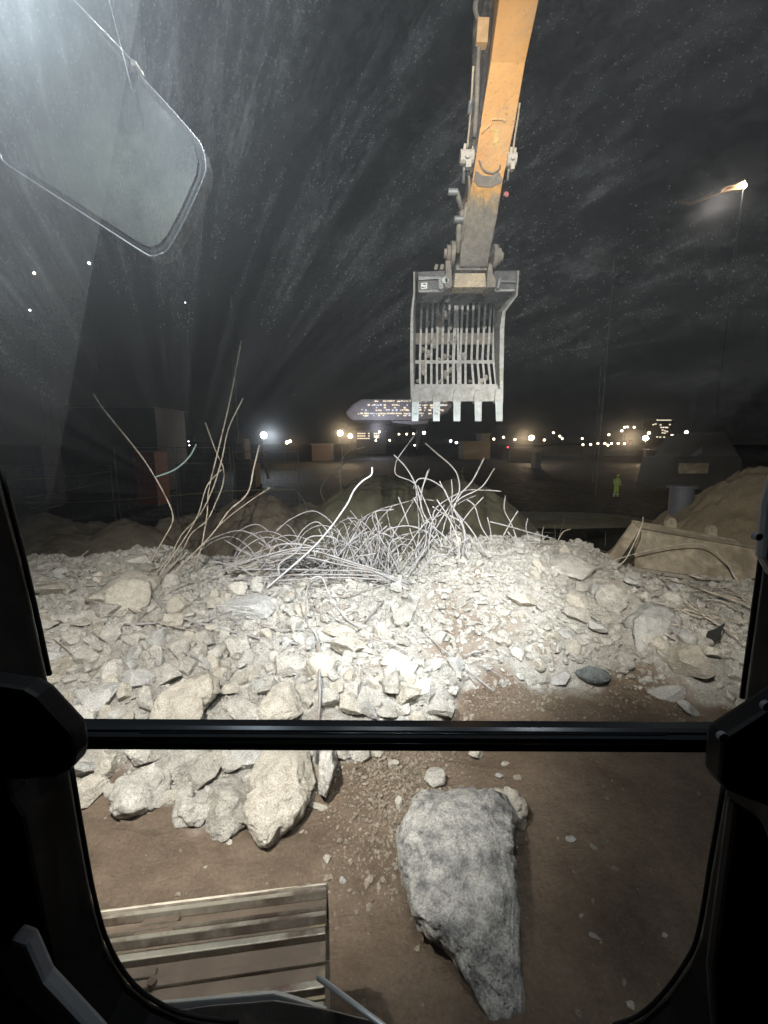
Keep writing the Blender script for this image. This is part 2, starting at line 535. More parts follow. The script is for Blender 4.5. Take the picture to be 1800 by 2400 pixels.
# soil mixes into the heap material: rebuild as one material with both looks
def merge_ground_mat():
    nt = M_heap.node_tree
    b = nt.nodes['Principled BSDF']
    vec = nt.nodes.new('ShaderNodeNewGeometry').outputs['Position']
    att = nt.nodes.new('ShaderNodeAttribute'); att.attribute_name = 'soil'
    old = b.inputs['Base Color'].links[0].from_socket
    c = ramp(nt, noise(nt, vec, 1.7, 8, .68), [(.3, (.135, .10, .072)), (.7, (.285, .22, .16))])
    c = mixc(nt, 1.0, c, ramp(nt, noise(nt, vec, 40, 5, .75), [(.3, .75), (.72, 1.2)]), 'MULTIPLY')
    vo = nt.nodes.new('ShaderNodeTexVoronoi'); vo.inputs['Scale'].default_value = 15
    nt.links.new(vec, vo.inputs['Vector'])
    c = mixc(nt, ramp(nt, vo.outputs['Distance'], [(.05, .6), (.12, 0.0)]), c, (.30, .25, .19))
    fin = mixc(nt, att.outputs['Fac'], old, c)
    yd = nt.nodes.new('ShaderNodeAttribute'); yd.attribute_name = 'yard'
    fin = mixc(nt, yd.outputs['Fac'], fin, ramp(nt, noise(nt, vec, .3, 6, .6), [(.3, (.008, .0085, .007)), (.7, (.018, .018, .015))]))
    nt.links.new(fin, b.inputs['Base Color'])
    nt.links.new(ramp(nt, noise(nt, vec, 2.2, 4, .6), [(.35, .62), (.65, .95)]), b.inputs['Roughness'])
    mp = nt.nodes.new('ShaderNodeMapping'); mp.inputs['Rotation'].default_value = (0, 0, .35); mp.inputs['Scale'].default_value = (1.6, 3.4, 1); nt.links.new(vec, mp.inputs[0])
    hh = math_n(nt, 'ADD', noise(nt, mp.outputs[0], 1.6, 8, .7, .6), math_n(nt, 'MULTIPLY', noise(nt, vec, 11, 8, .72), .55))
    b1 = nt.nodes['Principled BSDF'].inputs['Normal'].links[0].from_node
    b2 = nt.nodes.new('ShaderNodeBump'); b2.inputs['Distance'].default_value = .075
    nt.links.new(math_n(nt, 'MULTIPLY', att.outputs['Fac'], .9), b2.inputs['Strength']); nt.links.new(hh, b2.inputs['Height'])
    nt.links.new(b1.outputs[0], b2.inputs['Normal']); nt.links.new(b2.outputs[0], b.inputs['Normal'])
merge_ground_mat()
ground()

# ------------------------------------------------------------------ rocks
def rock_dirs(sub, seed, planes=13, lo=.55, amp=.09, fine=.03, soft=0):
    D, Fc = ICO[sub]
    g = np.random.default_rng(seed)
    n = g.normal(size=(planes, 3)); n /= np.linalg.norm(n, axis=1)[:, None]
    h = g.uniform(lo, 1.0, planes)
    dots = D @ n.T
    rr = np.where(dots > 1e-3, h / np.maximum(dots, 1e-3), 9)
    rr = np.minimum(rr, 1.25)
    if soft: r = -np.log(np.exp(-rr * soft).sum(1)) / soft
    else: r = rr.min(1)
    r = r * (1 + amp * fbm(D * 2.1 + seed, seed, 3) + fine * fbm(D * 9 + seed, seed + 3, 3 if sub > 3 else 1))
    return D * r[:, None], Fc

def rock_mesh(name, seed, sub, mat, smooth=False, **kw):
    V, Fc = rock_dirs(sub, seed, **kw)
    return np_mesh(name, V, Fc, mat, smooth)

PROTO = {}
for mi, mm in enumerate((M_rock, M_rockw, M_rockg)):
    PROTO[mm.name] = [rock_mesh('concrete_chunk', 100 + mi * 20 + k, 4, mm, False, planes=8 + k % 4, lo=.42 + .05 * (k % 3), amp=.05, fine=.045) for k in range(8)]

ROCKS = []  # placed rocks (x, y, r) to avoid doubling
NROCK = [0]

def put_rock(px, py, wpx, hpx, label, mat=M_rock, rz=None, group=None, sink=.18, name='concrete_chunk', seed=None, hi=False, lift=0):
    """a boulder seen with its centre at px,py and about wpx x hpx pixels large"""
    i = NROCK[0]; NROCK[0] += 1
    g = np.random.default_rng(4000 + i)
    p = hit(px, py + hpx * .30)
    d = p.y * CT - (p.z - H) * ST
    rx = wpx / 2 * d / F / .86
    rv = hpx / 2 * d / F / .86
    elev = math.atan2(H - p.z, p.y)
    rzv = rv * (.85 if elev < .5 else .8)
    ry = max(rv, min(rx, rv * 1.15 / max(.35, math.sin(elev)) * .6))
    if hi:
        me = rock_mesh('concrete_chunk', seed or 900 + i, 5, mat, False, planes=10, lo=.5, amp=.05, fine=.04)
    else:
        me = PROTO[mat.name][i % 8] if mat.name in PROTO else rock_mesh('stone', 900 + i, 3, mat, True)
    o = link_mesh(name, me)
    o.location = (p.x, p.y + ry * .25, p.z + rzv * (.72 - sink) + lift)
    o.rotation_euler = (g.uniform(-.25, .25), g.uniform(-.25, .25), g.uniform(-.5, .5) if rz is None else rz)
    o.scale = (rx, ry, rzv)
    tag(o, label, 'rock', group)
    ROCKS.append((p.x, p.y, max(rx, ry)))
    return o

def outlined_rock(poly, zmid, T, label, mat, seed, sub=6, rough=.05, dome=.6, tilt=0, name='concrete_chunk', spread=0):
    """boulder whose plan outline is traced on the level zmid; T = half thickness"""
    P = [atZ(x, y, zmid) for x, y in poly]
    c = sum(P, Vector()) / len(P)
    ang = np.array([math.atan2(p.y - c.y, p.x - c.x) for p in P]); rad = np.array([math.hypot(p.x - c.x, p.y - c.y) for p in P])
    k = np.argsort(ang); ang, rad = ang[k], rad[k]
    ang = np.concatenate([[ang[-1] - 2 * math.pi], ang, [ang[0] + 2 * math.pi]]); rad = np.concatenate([[rad[-1]], rad, [rad[0]]])
    D, Fc = ICO[sub]
    a = np.arctan2(D[:, 1], D[:, 0])
    Rr = np.interp(a, ang, rad)
    cl = np.sqrt(np.clip(1 - D[:, 2] ** 2, 0, 1))
    q = cl ** dome
    # broken plane facets on the top
    V = np.stack([np.cos(a) * Rr * q, np.sin(a) * Rr * q, np.sign(D[:, 2]) * T * (1 - np.clip(q, 0, 1) ** 3.2) ** .55], 1)
    g = np.random.default_rng(seed)
    for _ in range(10):
        n = g.normal(size=3); n[2] = abs(n[2]) + .9; n /= np.linalg.norm(n)
        h = (V @ n).max() * g.uniform(.55, .9)
        e = V @ n - h
        V[:, 2] -= np.where(e > 0, e, 0) / n[2] * .92
    V[:, 2] += tilt * V[:, 1]
    s = 1.0
    dn = V / (np.linalg.norm(V, axis=1)[:, None] + 1e-6)
    V = V + dn * (rough * fbm(V * 5 + seed, seed, 4) * .6 + rough * .38 * fbm(V * 22 + seed, seed + 5, 3))[:, None]
    me = np_mesh(name, V, Fc, mat, True)
    o = link_mesh(name, me, loc=c)
    tag(o, label, 'rock')
    ROCKS.append((c.x, c.y, float(rad.mean())))
    return o

def z1(l): return [(u / 1.8433, 1700 + v / 1.8433) for u, v in l]
def z7(u, v): return (u / 1.8433, 1300 + v / 1.8433)
def z8(u, v): return (900 + u / 1.8433, 1300 + v / 1.8433)

outlined_rock([(1075, 1748), (1130, 1752), (1165, 1782), (1185, 1843), (1197, 1919), (1197, 1980), (1206, 2051), (1215, 2131), (1225, 2222), (1232, 2292), (1213, 2327), (1170, 2314), (1100, 2262), (1052, 2216), (1035, 2187), (975, 2136), (950, 2080), (937, 1999), (944, 1949), (972, 1906), (982, 1843), (1010, 1803), (1045, 1768)],
              .25, .30, 'largest grey slab of broken concrete, pointed end toward the cab', M_slab, 23, rough=.045, dome=.30, tilt=.02)
outlined_rock([(1170, 1838), (1205, 1840), (1225, 1868), (1242, 1895), (1240, 1915), (1215, 1928), (1185, 1925), (1165, 1880)], .12, .15,
              'knobbly pale lump against the right shoulder of the big slab', M_rockw, 12, sub=5)
outlined_rock([(925, 1960), (960, 1930), (990, 1935), (985, 1975), (960, 1995), (932, 1985)], .08, .09,
              'smooth grey lump against the left shoulder of the big slab', M_rockg, 13, sub=5, rough=.02)
outlined_rock(z1([(1175, 80), (1300, 90), (1338, 190), (1330, 300), (1270, 370), (1200, 430), (1150, 487), (1100, 455), (1088, 290), (1115, 160)]), .16, .20,
              'tall cream concrete block, narrow foot on the soil left of centre', M_rockw, 14, rough=.04, dome=.5, tilt=.10)
outlined_rock(z1([(960, 215), (1060, 240), (1097, 330), (1060, 400), (980, 447), (915, 440), (888, 380), (915, 290)]), .11, .16,
              'rounded grey chunk on the soil, left neighbour of the tall cream block', M_rock, 15, sub=5, rough=.05)
outlined_rock(z1([(850, 300), (790, 320), (762, 400), (800, 422), (880, 405), (900, 330)]), .08, .10,
              'small crumbly pale chunk at the toe of the rubble, beside the rounded chunk', M_rock, 16, sub=5, rough=.06)
outlined_rock(z1([(545, 205), (640, 198), (722, 195), (732, 240), (690, 300), (630, 342), (520, 357), (480, 290), (500, 240)]), .12, .14,
              'flat oval grey chunk at the toe of the rubble, lower left', M_rock, 17, sub=5, rough=.06)
outlined_rock([z7(*q) for q in [(640, 705), (760, 590), (840, 545), (905, 525), (942, 550), (880, 630), (830, 700), (740, 715)]], .30, .16,
              'tilted warm slab just above the crossbar with a black gap under it', M_rockw, 18, sub=5, rough=.04, tilt=.25)
outlined_rock([z7(*q) for q in [(455, 190), (480, 110), (545, 85), (620, 88), (640, 150), (625, 200), (560, 215), (480, 215)]], .62, .30,
              'large pale boulder near the left crest below the leaning rods', M_rockw, 19, sub=5, rough=.06)
outlined_rock([z8(*q) for q in [(1075, 300), (1085, 240), (1130, 205), (1190, 210), (1235, 260), (1230, 320), (1180, 360), (1110, 355)]], .50, .24,
              'large round grey boulder on the right of the heap', M_rockg, 20, sub=5, rough=.05)

HERO = [ # centre px, size px, label, material
    (z7(450, 915), 68, 62, 'reddish round chunk under the left end of the crossbar', M_rockw),
    (z7(625, 870), 88, 56, 'pink-grey blocky chunk just under the crossbar at left', M_rock),
    (z7(375, 1035), 62, 60, 'isolated chunk on the soil beside the left pillar', M_rockw),
    (z7(340, 930), 58, 52, 'shaded grey chunk touching the left pillar', M_rockg),
    (z7(795, 920), 84, 62, 'angular chunk with a dark hollow above it', M_rock),
    (z7(895, 935), 66, 70, 'lumpy chunk above the rounded chunk at the toe', M_rock),
    (z7(990, 890), 56, 50, 'crumbled chunk under the crossbar, right of the lumpy chunk', M_rock),
    (z7(1080, 880), 70, 66, 'striped grey chunk left of the tall cream block', M_rockg),
    (z7(1410, 930), 52, 110, 'upright grey shard right of the tall cream block', M_rock),
    (z7(1366, 1088), 50, 18, 'white brick-like fragment on the soil below the grey shard', M_rockw),
    (z7(1350, 1040), 24, 22, 'small cream stone above the white fragment', M_rockw),
    (z7(1480, 850), 50, 36, 'wedge-shaped chunk below the crossbar next to the sandy spill', M_rock),
    (z7(1560, 845), 46, 34, 'pale chunk below the crossbar at the top of the sandy spill', M_rock),
    (z7(1625, 850), 40, 32, 'last pale chunk below the crossbar before bare sand', M_rockw),
    (z7(225, 150), 60, 32, 'flat smooth slab on the dark far left slope', M_rockw),
    (z7(475, 50), 50, 44, 'squared block on the far left crest', M_rock),
    (z7(590, 40), 58, 42, 'block on the left crest behind the large pale boulder', M_rock),
    (z7(1065, 60), 72, 46, 'rounded block half buried in the rods on the crest', M_rockw),
    (z7(930, 215), 42, 24, 'yellowish brick-shaped block lying below the rods', M_rockw),
    (z7(1070, 245), 98, 48, 'broad flat grey slab with a black gap at its left end', M_rockg),
    (z7(370, 280), 52, 34, 'pale chunk beside the left long rod', M_rock),
    (z7(450, 240), 54, 34, 'chunk under the large pale boulder', M_rock),
    (z7(590, 545), 60, 40, 'shadowed grey chunk left of the tilted warm slab', M_rockg),
    (z7(440, 620), 70, 70, 'big shadowed chunk above the left bracket', M_rockg),
    (z7(720, 530), 66, 42, 'pale blocky chunk above the tilted warm slab', M_rock),
    (z7(990, 590), 44, 30, 'warm round chunk right of the black gap', M_rockw),
    (z7(1165, 580), 44, 42, 'round chunk left of the upright rod, above the crossbar', M_rock),
    (z7(1225, 660), 104, 74, 'broad cream block resting behind the crossbar', M_rockw),
    (z7(1060, 680), 70, 50, 'pinkish block behind the crossbar left of the cream block', M_rock),
    (z7(1240, 490), 60, 50, 'blocky chunk left of the upright rod', M_rock),
    (z7(1450, 580), 36, 30, 'small round chunk right of the upright rod', M_rockw),
    (z7(1515, 670), 56, 54, 'angular bright block behind the crossbar right of the rod', M_rockw),
    (z7(1490, 400), 84, 54, 'large white angular block right of the bent loop of rod', M_rockw),
    (z7(1480, 325), 68, 26, 'flat cream stone above the white angular block', M_rockw),
    (z7(1400, 640), 50, 46, 'pale chunk touching the upright rod', M_rock),
    (z7(1600, 680), 40, 34, 'bluish chunk at the crossbar', M_rockg),
    (z8(85, 265), 50, 48, 'round white chunk on the brightest patch of the heap', M_rock),
    (z8(40, 465), 56, 48, 'bright white chunk left of the thin diagonal rods', M_rockw),
    (z8(30, 580), 50, 54, 'faceted pale chunk low in the centre of the heap', M_rock),
    (z8(105, 610), 52, 50, 'cream faceted chunk beside its grey neighbour', M_rockw),
    (z8(180, 600), 42, 50, 'narrow upright chunk with a grey side', M_rock),
    (z8(80, 665), 42, 28, 'low chunk sitting right on top of the crossbar line', M_rock),
    (z8(255, 680), 74, 46, 'grey block at the crossbar where the rubble ends', M_rock),
    (z8(30, 690), 50, 30, 'flat chunk at the crossbar in the centre', M_rock),
    (z8(400, 855), 34, 28, 'single squared white stone just under the crossbar', M_rockw),
    (z8(215, 965), 40, 38, 'rough white stone above the big slab', M_rock),
    (z8(65, 1085), 20, 34, 'thin upright stone in the sandy spill', M_rockw),
    (z8(35, 905), 24, 20, 'cream pebble at the top of the sandy spill', M_rockw),
    (z8(985, 205), 50, 62, 'tall chunk up-slope of the large round boulder', M_rock),
    (z8(920, 320), 36, 34, 'smooth round stone left of the large round boulder', M_rockg),
    (z8(850, 275), 52, 30, 'flat stone above the smooth round stone', M_rock),
    (z8(1315, 470), 92, 64, 'broad sandy block near the right pillar', M_rockw),
    (z8(1420, 432), 46, 30, 'pale stone right of the broad sandy block', M_rockw),
    (z8(1545, 450), 36, 36, 'pale stone touching the right pillar', M_rock),
    (z8(905, 520), 52, 38, 'blue-grey wet stone at the lower edge of the heap', M_dark),
    (z8(775, 535), 44, 30, 'brown-grey flat stone left of the wet stone', M_rockg),
    (z8(515, 385), 24, 20, 'single round white stone on the brown patch', M_rockw),
    (z8(1065, 122), 34, 22, 'smooth oval stone on the right crest', M_rockg),
    (z8(1163, 152), 22, 16, 'small pale stone among the right-hand rods', M_rock),
    (z8(820, 60), 84, 52, 'wide rounded block on the right crest', M_rock),
    (z8(600, 200), 60, 34, 'warm flat stone in the fine gravel', M_rockw),
    (z8(930, 175), 44, 34, 'rounded stone below the wide crest block', M_rockg),
    (z8(1310, 670), 44, 26, 'flat stone in the shade by the right bracket', M_rockg),
    (z8(1230, 600), 60, 30, 'shaded flat stone right of the bare soil', M_rockg),
]
for k, (c, wp, hp, lab, mm) in enumerate(HERO):
    big = wp * hp > 1700
    put_rock(c[0], c[1], wp, hp, lab, mm, hi=big, lift=.02 if c[1] < 1700 else 0)

# random chunks of the heap, sampled over its surface; big ones single, the rest one mass
cand = []
for k in range(14000):
    x = rng.uniform(-7.5, 7.2); y = rng.uniform(2.9, 8.4)
    f = float(np.interp(x, FX, FY))
    if y < f + .02: continue
    coarse = 1.0 if x < 0.9 - (y - 4) * .45 else .62
    if 0.3 < x < 2.4 and 4.4 < y < 7.2: coarse = .42
    r = .036 * (1 - rng.random() * .97) ** (-1 / 2.5) * (.75 + .5 * coarse)
    r = min(r, .19 * coarse + .03) * (1.08 if y < 5 else .95)
    if y > 6.2 and x < -2: r *= 1.2
    if y < 5.2 and x < .5: r *= 1.25
    if any((x - a) ** 2 + (y - b) ** 2 < (.75 * c + .8 * r) ** 2 for a, b, c in ROCKS): continue
    z = hz(x, y)
    px, py, d = to_px(x, y, z)
    if px < 60 or px > 1780 or py > 2400: continue
    cand.append((r * F / d, x, y, z, r, px, py))
    if r > .05: ROCKS.append((x, y, r * .8))
cand.sort(reverse=True)

LM = [((105, 1390), 'flat smooth slab at far left'), ((300, 1385), 'large pale boulder'), ((580, 1440), 'broad flat slab'), ((430, 1640), 'tilted warm slab'), ((230, 1480), 'level rod at left'),
      ((750, 1600), 'upright rod'), ((665, 1655), 'broad cream block'), ((810, 1520), 'white angular block'), ((950, 1445), 'round white chunk'), ((925, 1550), 'bright white chunk'),
      ((1525, 1455), 'round grey boulder'), ((1390, 1582), 'wet dark stone'), ((1610, 1550), 'sandy block'), ((1345, 1335), 'wide crest block'), ((1180, 1505), 'brown patch'), ((1120, 1380), 'bright gravel crest'),
      ((240, 1800), 'left pillar'), ((340, 1850), 'oval grey chunk'), ((480, 1810), 'lumpy chunk'), ((660, 1850), 'tall cream block'), ((800, 1770), 'sandy spill'), ((1000, 1690), 'end of the rubble'),
      ((640, 1340), 'flat rod bundle'), ((430, 1330), 'left sheaf of rods'), ((520, 1560), 'black gap'), ((250, 1600), 'left bracket'), ((1650, 1680), 'right bracket'), ((800, 1440), 'bent rod loop'), ((1660, 1450), 'right strewn rods')]
def beside(px, py):
    (cx_, cy_), nm = min(LM, key=lambda l: (l[0][0] - px) ** 2 + (l[0][1] - py) ** 2)
    dx, dy = px - cx_, py - cy_
    far = 'well ' if math.hypot(dx, dy) > 75 else 'just '
    if abs(dx) > 2.2 * abs(dy): w_ = 'left of' if dx < 0 else 'right of'
    elif abs(dy) > 2.2 * abs(dx): w_ = 'above' if dy < 0 else 'below'
    else: w_ = ('up-' if dy < 0 else 'down-') + ('left' if dx < 0 else 'right') + ' of'
    return f'{far}{w_} the {nm}'
SINGLE = cand[:232]
for k, (s, x, y, z, r, px, py) in enumerate(SINGLE):
    mm = (M_rock, M_rockw, M_rock, M_rockg, M_rock, M_rockw)[k % 6] if x < 3.4 else (M_rock, M_rockg)[k % 2]
    o = link_mesh('concrete_chunk', PROTO[mm.name][(k * 5) % 8])
    o.location = (x, y, z + r * .22)
    o.rotation_euler = tuple(rng.uniform(-3.1, 3.1, 3))
    o.scale = (r * rng.uniform(.85, 1.35), r * rng.uniform(.8, 1.15), r * rng.uniform(.72, 1.05))
    size = 'big' if s > 36 else 'medium' if s > 24 else 'smaller'
    sx, sy, sz = o.scale
    shp = 'flat' if sz < .68 * sx and sz < .8 * sy else 'elongated' if sx > 1.3 * sy else 'blocky'
    tone = {'broken_concrete': 'pale grey', 'broken_concrete_warm': 'cream', 'broken_concrete_grey': 'darker grey'}[mm.name]
    tag(o, f'{size} {shp} {tone} chunk {beside(px, py)}', 'rock', 'loose concrete chunks of the heap')

# merged smaller pieces
def scatter_mesh(name, pts, rad, sub, mat, flat=.7, seed=3, squash=.75):
    D, Fc = ICO[sub]
    g = np.random.default_rng(seed)
    n = len(pts); nv = len(D)
    q = g.normal(size=(n, 4)); q /= np.linalg.norm(q, axis=1)[:, None]
    a, b, c, d = q.T
    Rm = np.stack([1 - 2 * (c * c + d * d), 2 * (b * c - a * d), 2 * (b * d + a * c), 2 * (b * c + a * d), 1 - 2 * (b * b + d * d), 2 * (c * d - a * b), 2 * (b * d - a * c), 2 * (c * d + a * b), 1 - 2 * (b * b + c * c)], 1).reshape(n, 3, 3)
    protos = []
    for k in range(12):
        nn = g.normal(size=(7, 3)); nn /= np.linalg.norm(nn, axis=1)[:, None]
        hh = g.uniform(.5, 1, 7); dd = D @ nn.T
        r = np.where(dd > 1e-3, hh / np.maximum(dd, 1e-3), 9).min(1).clip(0, 1.15) * g.uniform(.88, 1.12, nv)
        protos.append(D * r[:, None])
    protos = np.array(protos)
    P = protos[g.integers(0, 12, n)] * np.stack([g.uniform(.8, 1.4, n), g.uniform(.75, 1.1, n), g.uniform(.5, .9, n)], 1)[:, None, :]
    P = np.einsum('nij,nvj->nvi', Rm, P)
    P[:, :, 2] *= squash
    P = P * rad[:, None, None] + pts[:, None, :]
    V = P.reshape(-1, 3)
    FF = (Fc[None] + (np.arange(n) * nv)[:, None, None]).reshape(-1, 3)
    return link_mesh(name, np_mesh(name, V, FF, mat, False))

rest = [c for c in cand[232:]]
P = np.array([(c[1], c[2], c[3] + c[4] * .25) for c in rest]); Rr = np.array([c[4] for c in rest])
tag(scatter_mesh('small_rubble', P, Rr, 3, M_gravel, seed=5), 'smaller broken concrete pieces filling the heap between the big chunks', 'rubble', kind='stuff')

N = 62000
x = rng.uniform(-7.6, 7.4, N); y = 2.9 + 5.6 * rng.random(N) ** 1.1
f = np.interp(x, FX, FY); keep = y > f - .05
x, y = x[keep], y[keep]
r = .0105 * (1 - rng.random(len(x)) * .985) ** (-1 / 2.0)
r = np.clip(r, .007, .055) * (.62 + .10 * y / 2) * np.where(x > .4, .78, 1.0)
pm = np.exp(-(((x - 1.15) / .75) ** 2 + ((y - 5.3) / .95) ** 2))
k = rng.random(len(x)) > pm * .25
x, y, r = x[k], y[k], r[k]
tag(scatter_mesh('concrete_gravel', np.stack([x, y, heap_h(x, y) + r * .2], 1), r, 1, M_gravel, seed=6), 'fine crushed concrete gravel covering the heap', 'gravel', kind='stuff')

# sandy spill and loose pebbles on the bare soil
N = 5200
t = rng.random(N) ** .8
x = .05 + rng.normal(size=N) * .27 + .12 * (1 - t) ; y = 4.15 - 1.9 * (1 - t) + rng.normal(size=N) * .12
x2 = rng.uniform(-3, 4.5, 900); y2 = rng.uniform(1.2, 4.9, 900)
x3 = rng.normal(1.6, 1.0, 1500); y3 = 4.55 - np.abs(rng.normal(0, .32, 1500))
X = np.concatenate([x, x2, x3]); Y = np.concatenate([y, y2, y3])
r = np.clip(.0055 * (1 - rng.random(len(X)) * .98) ** (-1 / 2.1), .004, .028)
k = Y < np.interp(X, FX, FY) + .2
X, Y, r = X[k], Y[k], r[k]
tag(scatter_mesh('sandy_pebbles', np.stack([X, Y, heap_h(X, Y) + r * .3], 1), r, 1, M_sandstone, seed=8), 'sandy pebbles and grit spilled over the brown soil', 'pebbles', kind='stuff')
PB = [(700, 1905, 12, 'lone white pebble below the narrow foot of the tall block'), (481, 2033, 10, 'bright pebble on the bare soil above the track'), (768, 2012, 18, 'white pebble on the shaded soil right of the track top'),
      (540, 1972, 16, 'pebble just under the rounded chunk'), (249, 1918, 10, 'small pebble on the soil by the left pillar'), (802, 2063, 14, 'rounded grey pebble at the corner of the track'),
      (1390, 1985, 14, 'thin bright flake on the dark soil at right'), (1340, 1965, 22, 'dark broken stone on the soil at right'), (1185, 1790, 15, 'white pebble below the crossbar, right of the squared stone'),
      (1210, 1822, 17, 'flat white pebble above the right shoulder of the big slab'), (1172, 1818, 16, 'greyish pebble left of the flat white pebble'), (1395, 2195, 22, 'tan stone half sunk in the dark soil'),
      (1560, 2192, 16, 'small pale stone near the lower right pillar'), (1480, 2360, 18, 'pale stone at the bottom edge of the window'), (1362, 2150, 14, 'little stone left of the tan stone'), (708, 1950, 10, 'tiny white pebble beside the narrow foot')]
for q, (px, py, s, lab) in enumerate(PB):
    put_rock(px, py, s, s * .75, lab, M_rockg if 'dark' in lab or 'grey' in lab else M_rockw, name='pebble', sink=.25)

# ------------------------------------------------------------------ steel rods
def z5(u, v): return (600 + u / 2.37, 900 + v / 2.37)
def z4(u, v): return (u / 2.37, 700 + v / 2.37)
def z6(u, v): return (1200 + u / 2.765, 900 + v / 2.765)

def rod(pts, label, r=.013, d=None, d1=None, mat=None, group=None, lying=False, base=None, name='steel_rod', n=7, lift=.075):
    """a rod traced by pixels: standing rods share the depth of their foot, lying ones follow the heap"""
    if lying:
        W = [hit(px, py) + Vector((0, -.03, lift)) for px, py in pts]
    else:
        if d is None:
            b = hit(*pts[-1]) if base is None else hit(*base)
            d = b.y * CT - (b.z - H) * ST
        if d1 is None: d1 = d + rng.uniform(-.25, .35)
        m = len(pts)
        W = [cp(px, py, d1 + (d - d1) * (i / (m - 1))) for i, (px, py) in enumerate(pts)]
    W = spline(W, 6)
    c = W[-1].copy()
    mb = MB(); mb.tube([p - c for p in W], [r * (.92 + .1 * math.sin(i * 2.1 + r * 900)) for i in range(len(W))], n)
    o = mb.build(name, mat or M_rebar, smooth=True)
    o.location = c
    tag(o, label, 'steel rod', group or 'bent steel rods sticking out of the rubble')
    return o

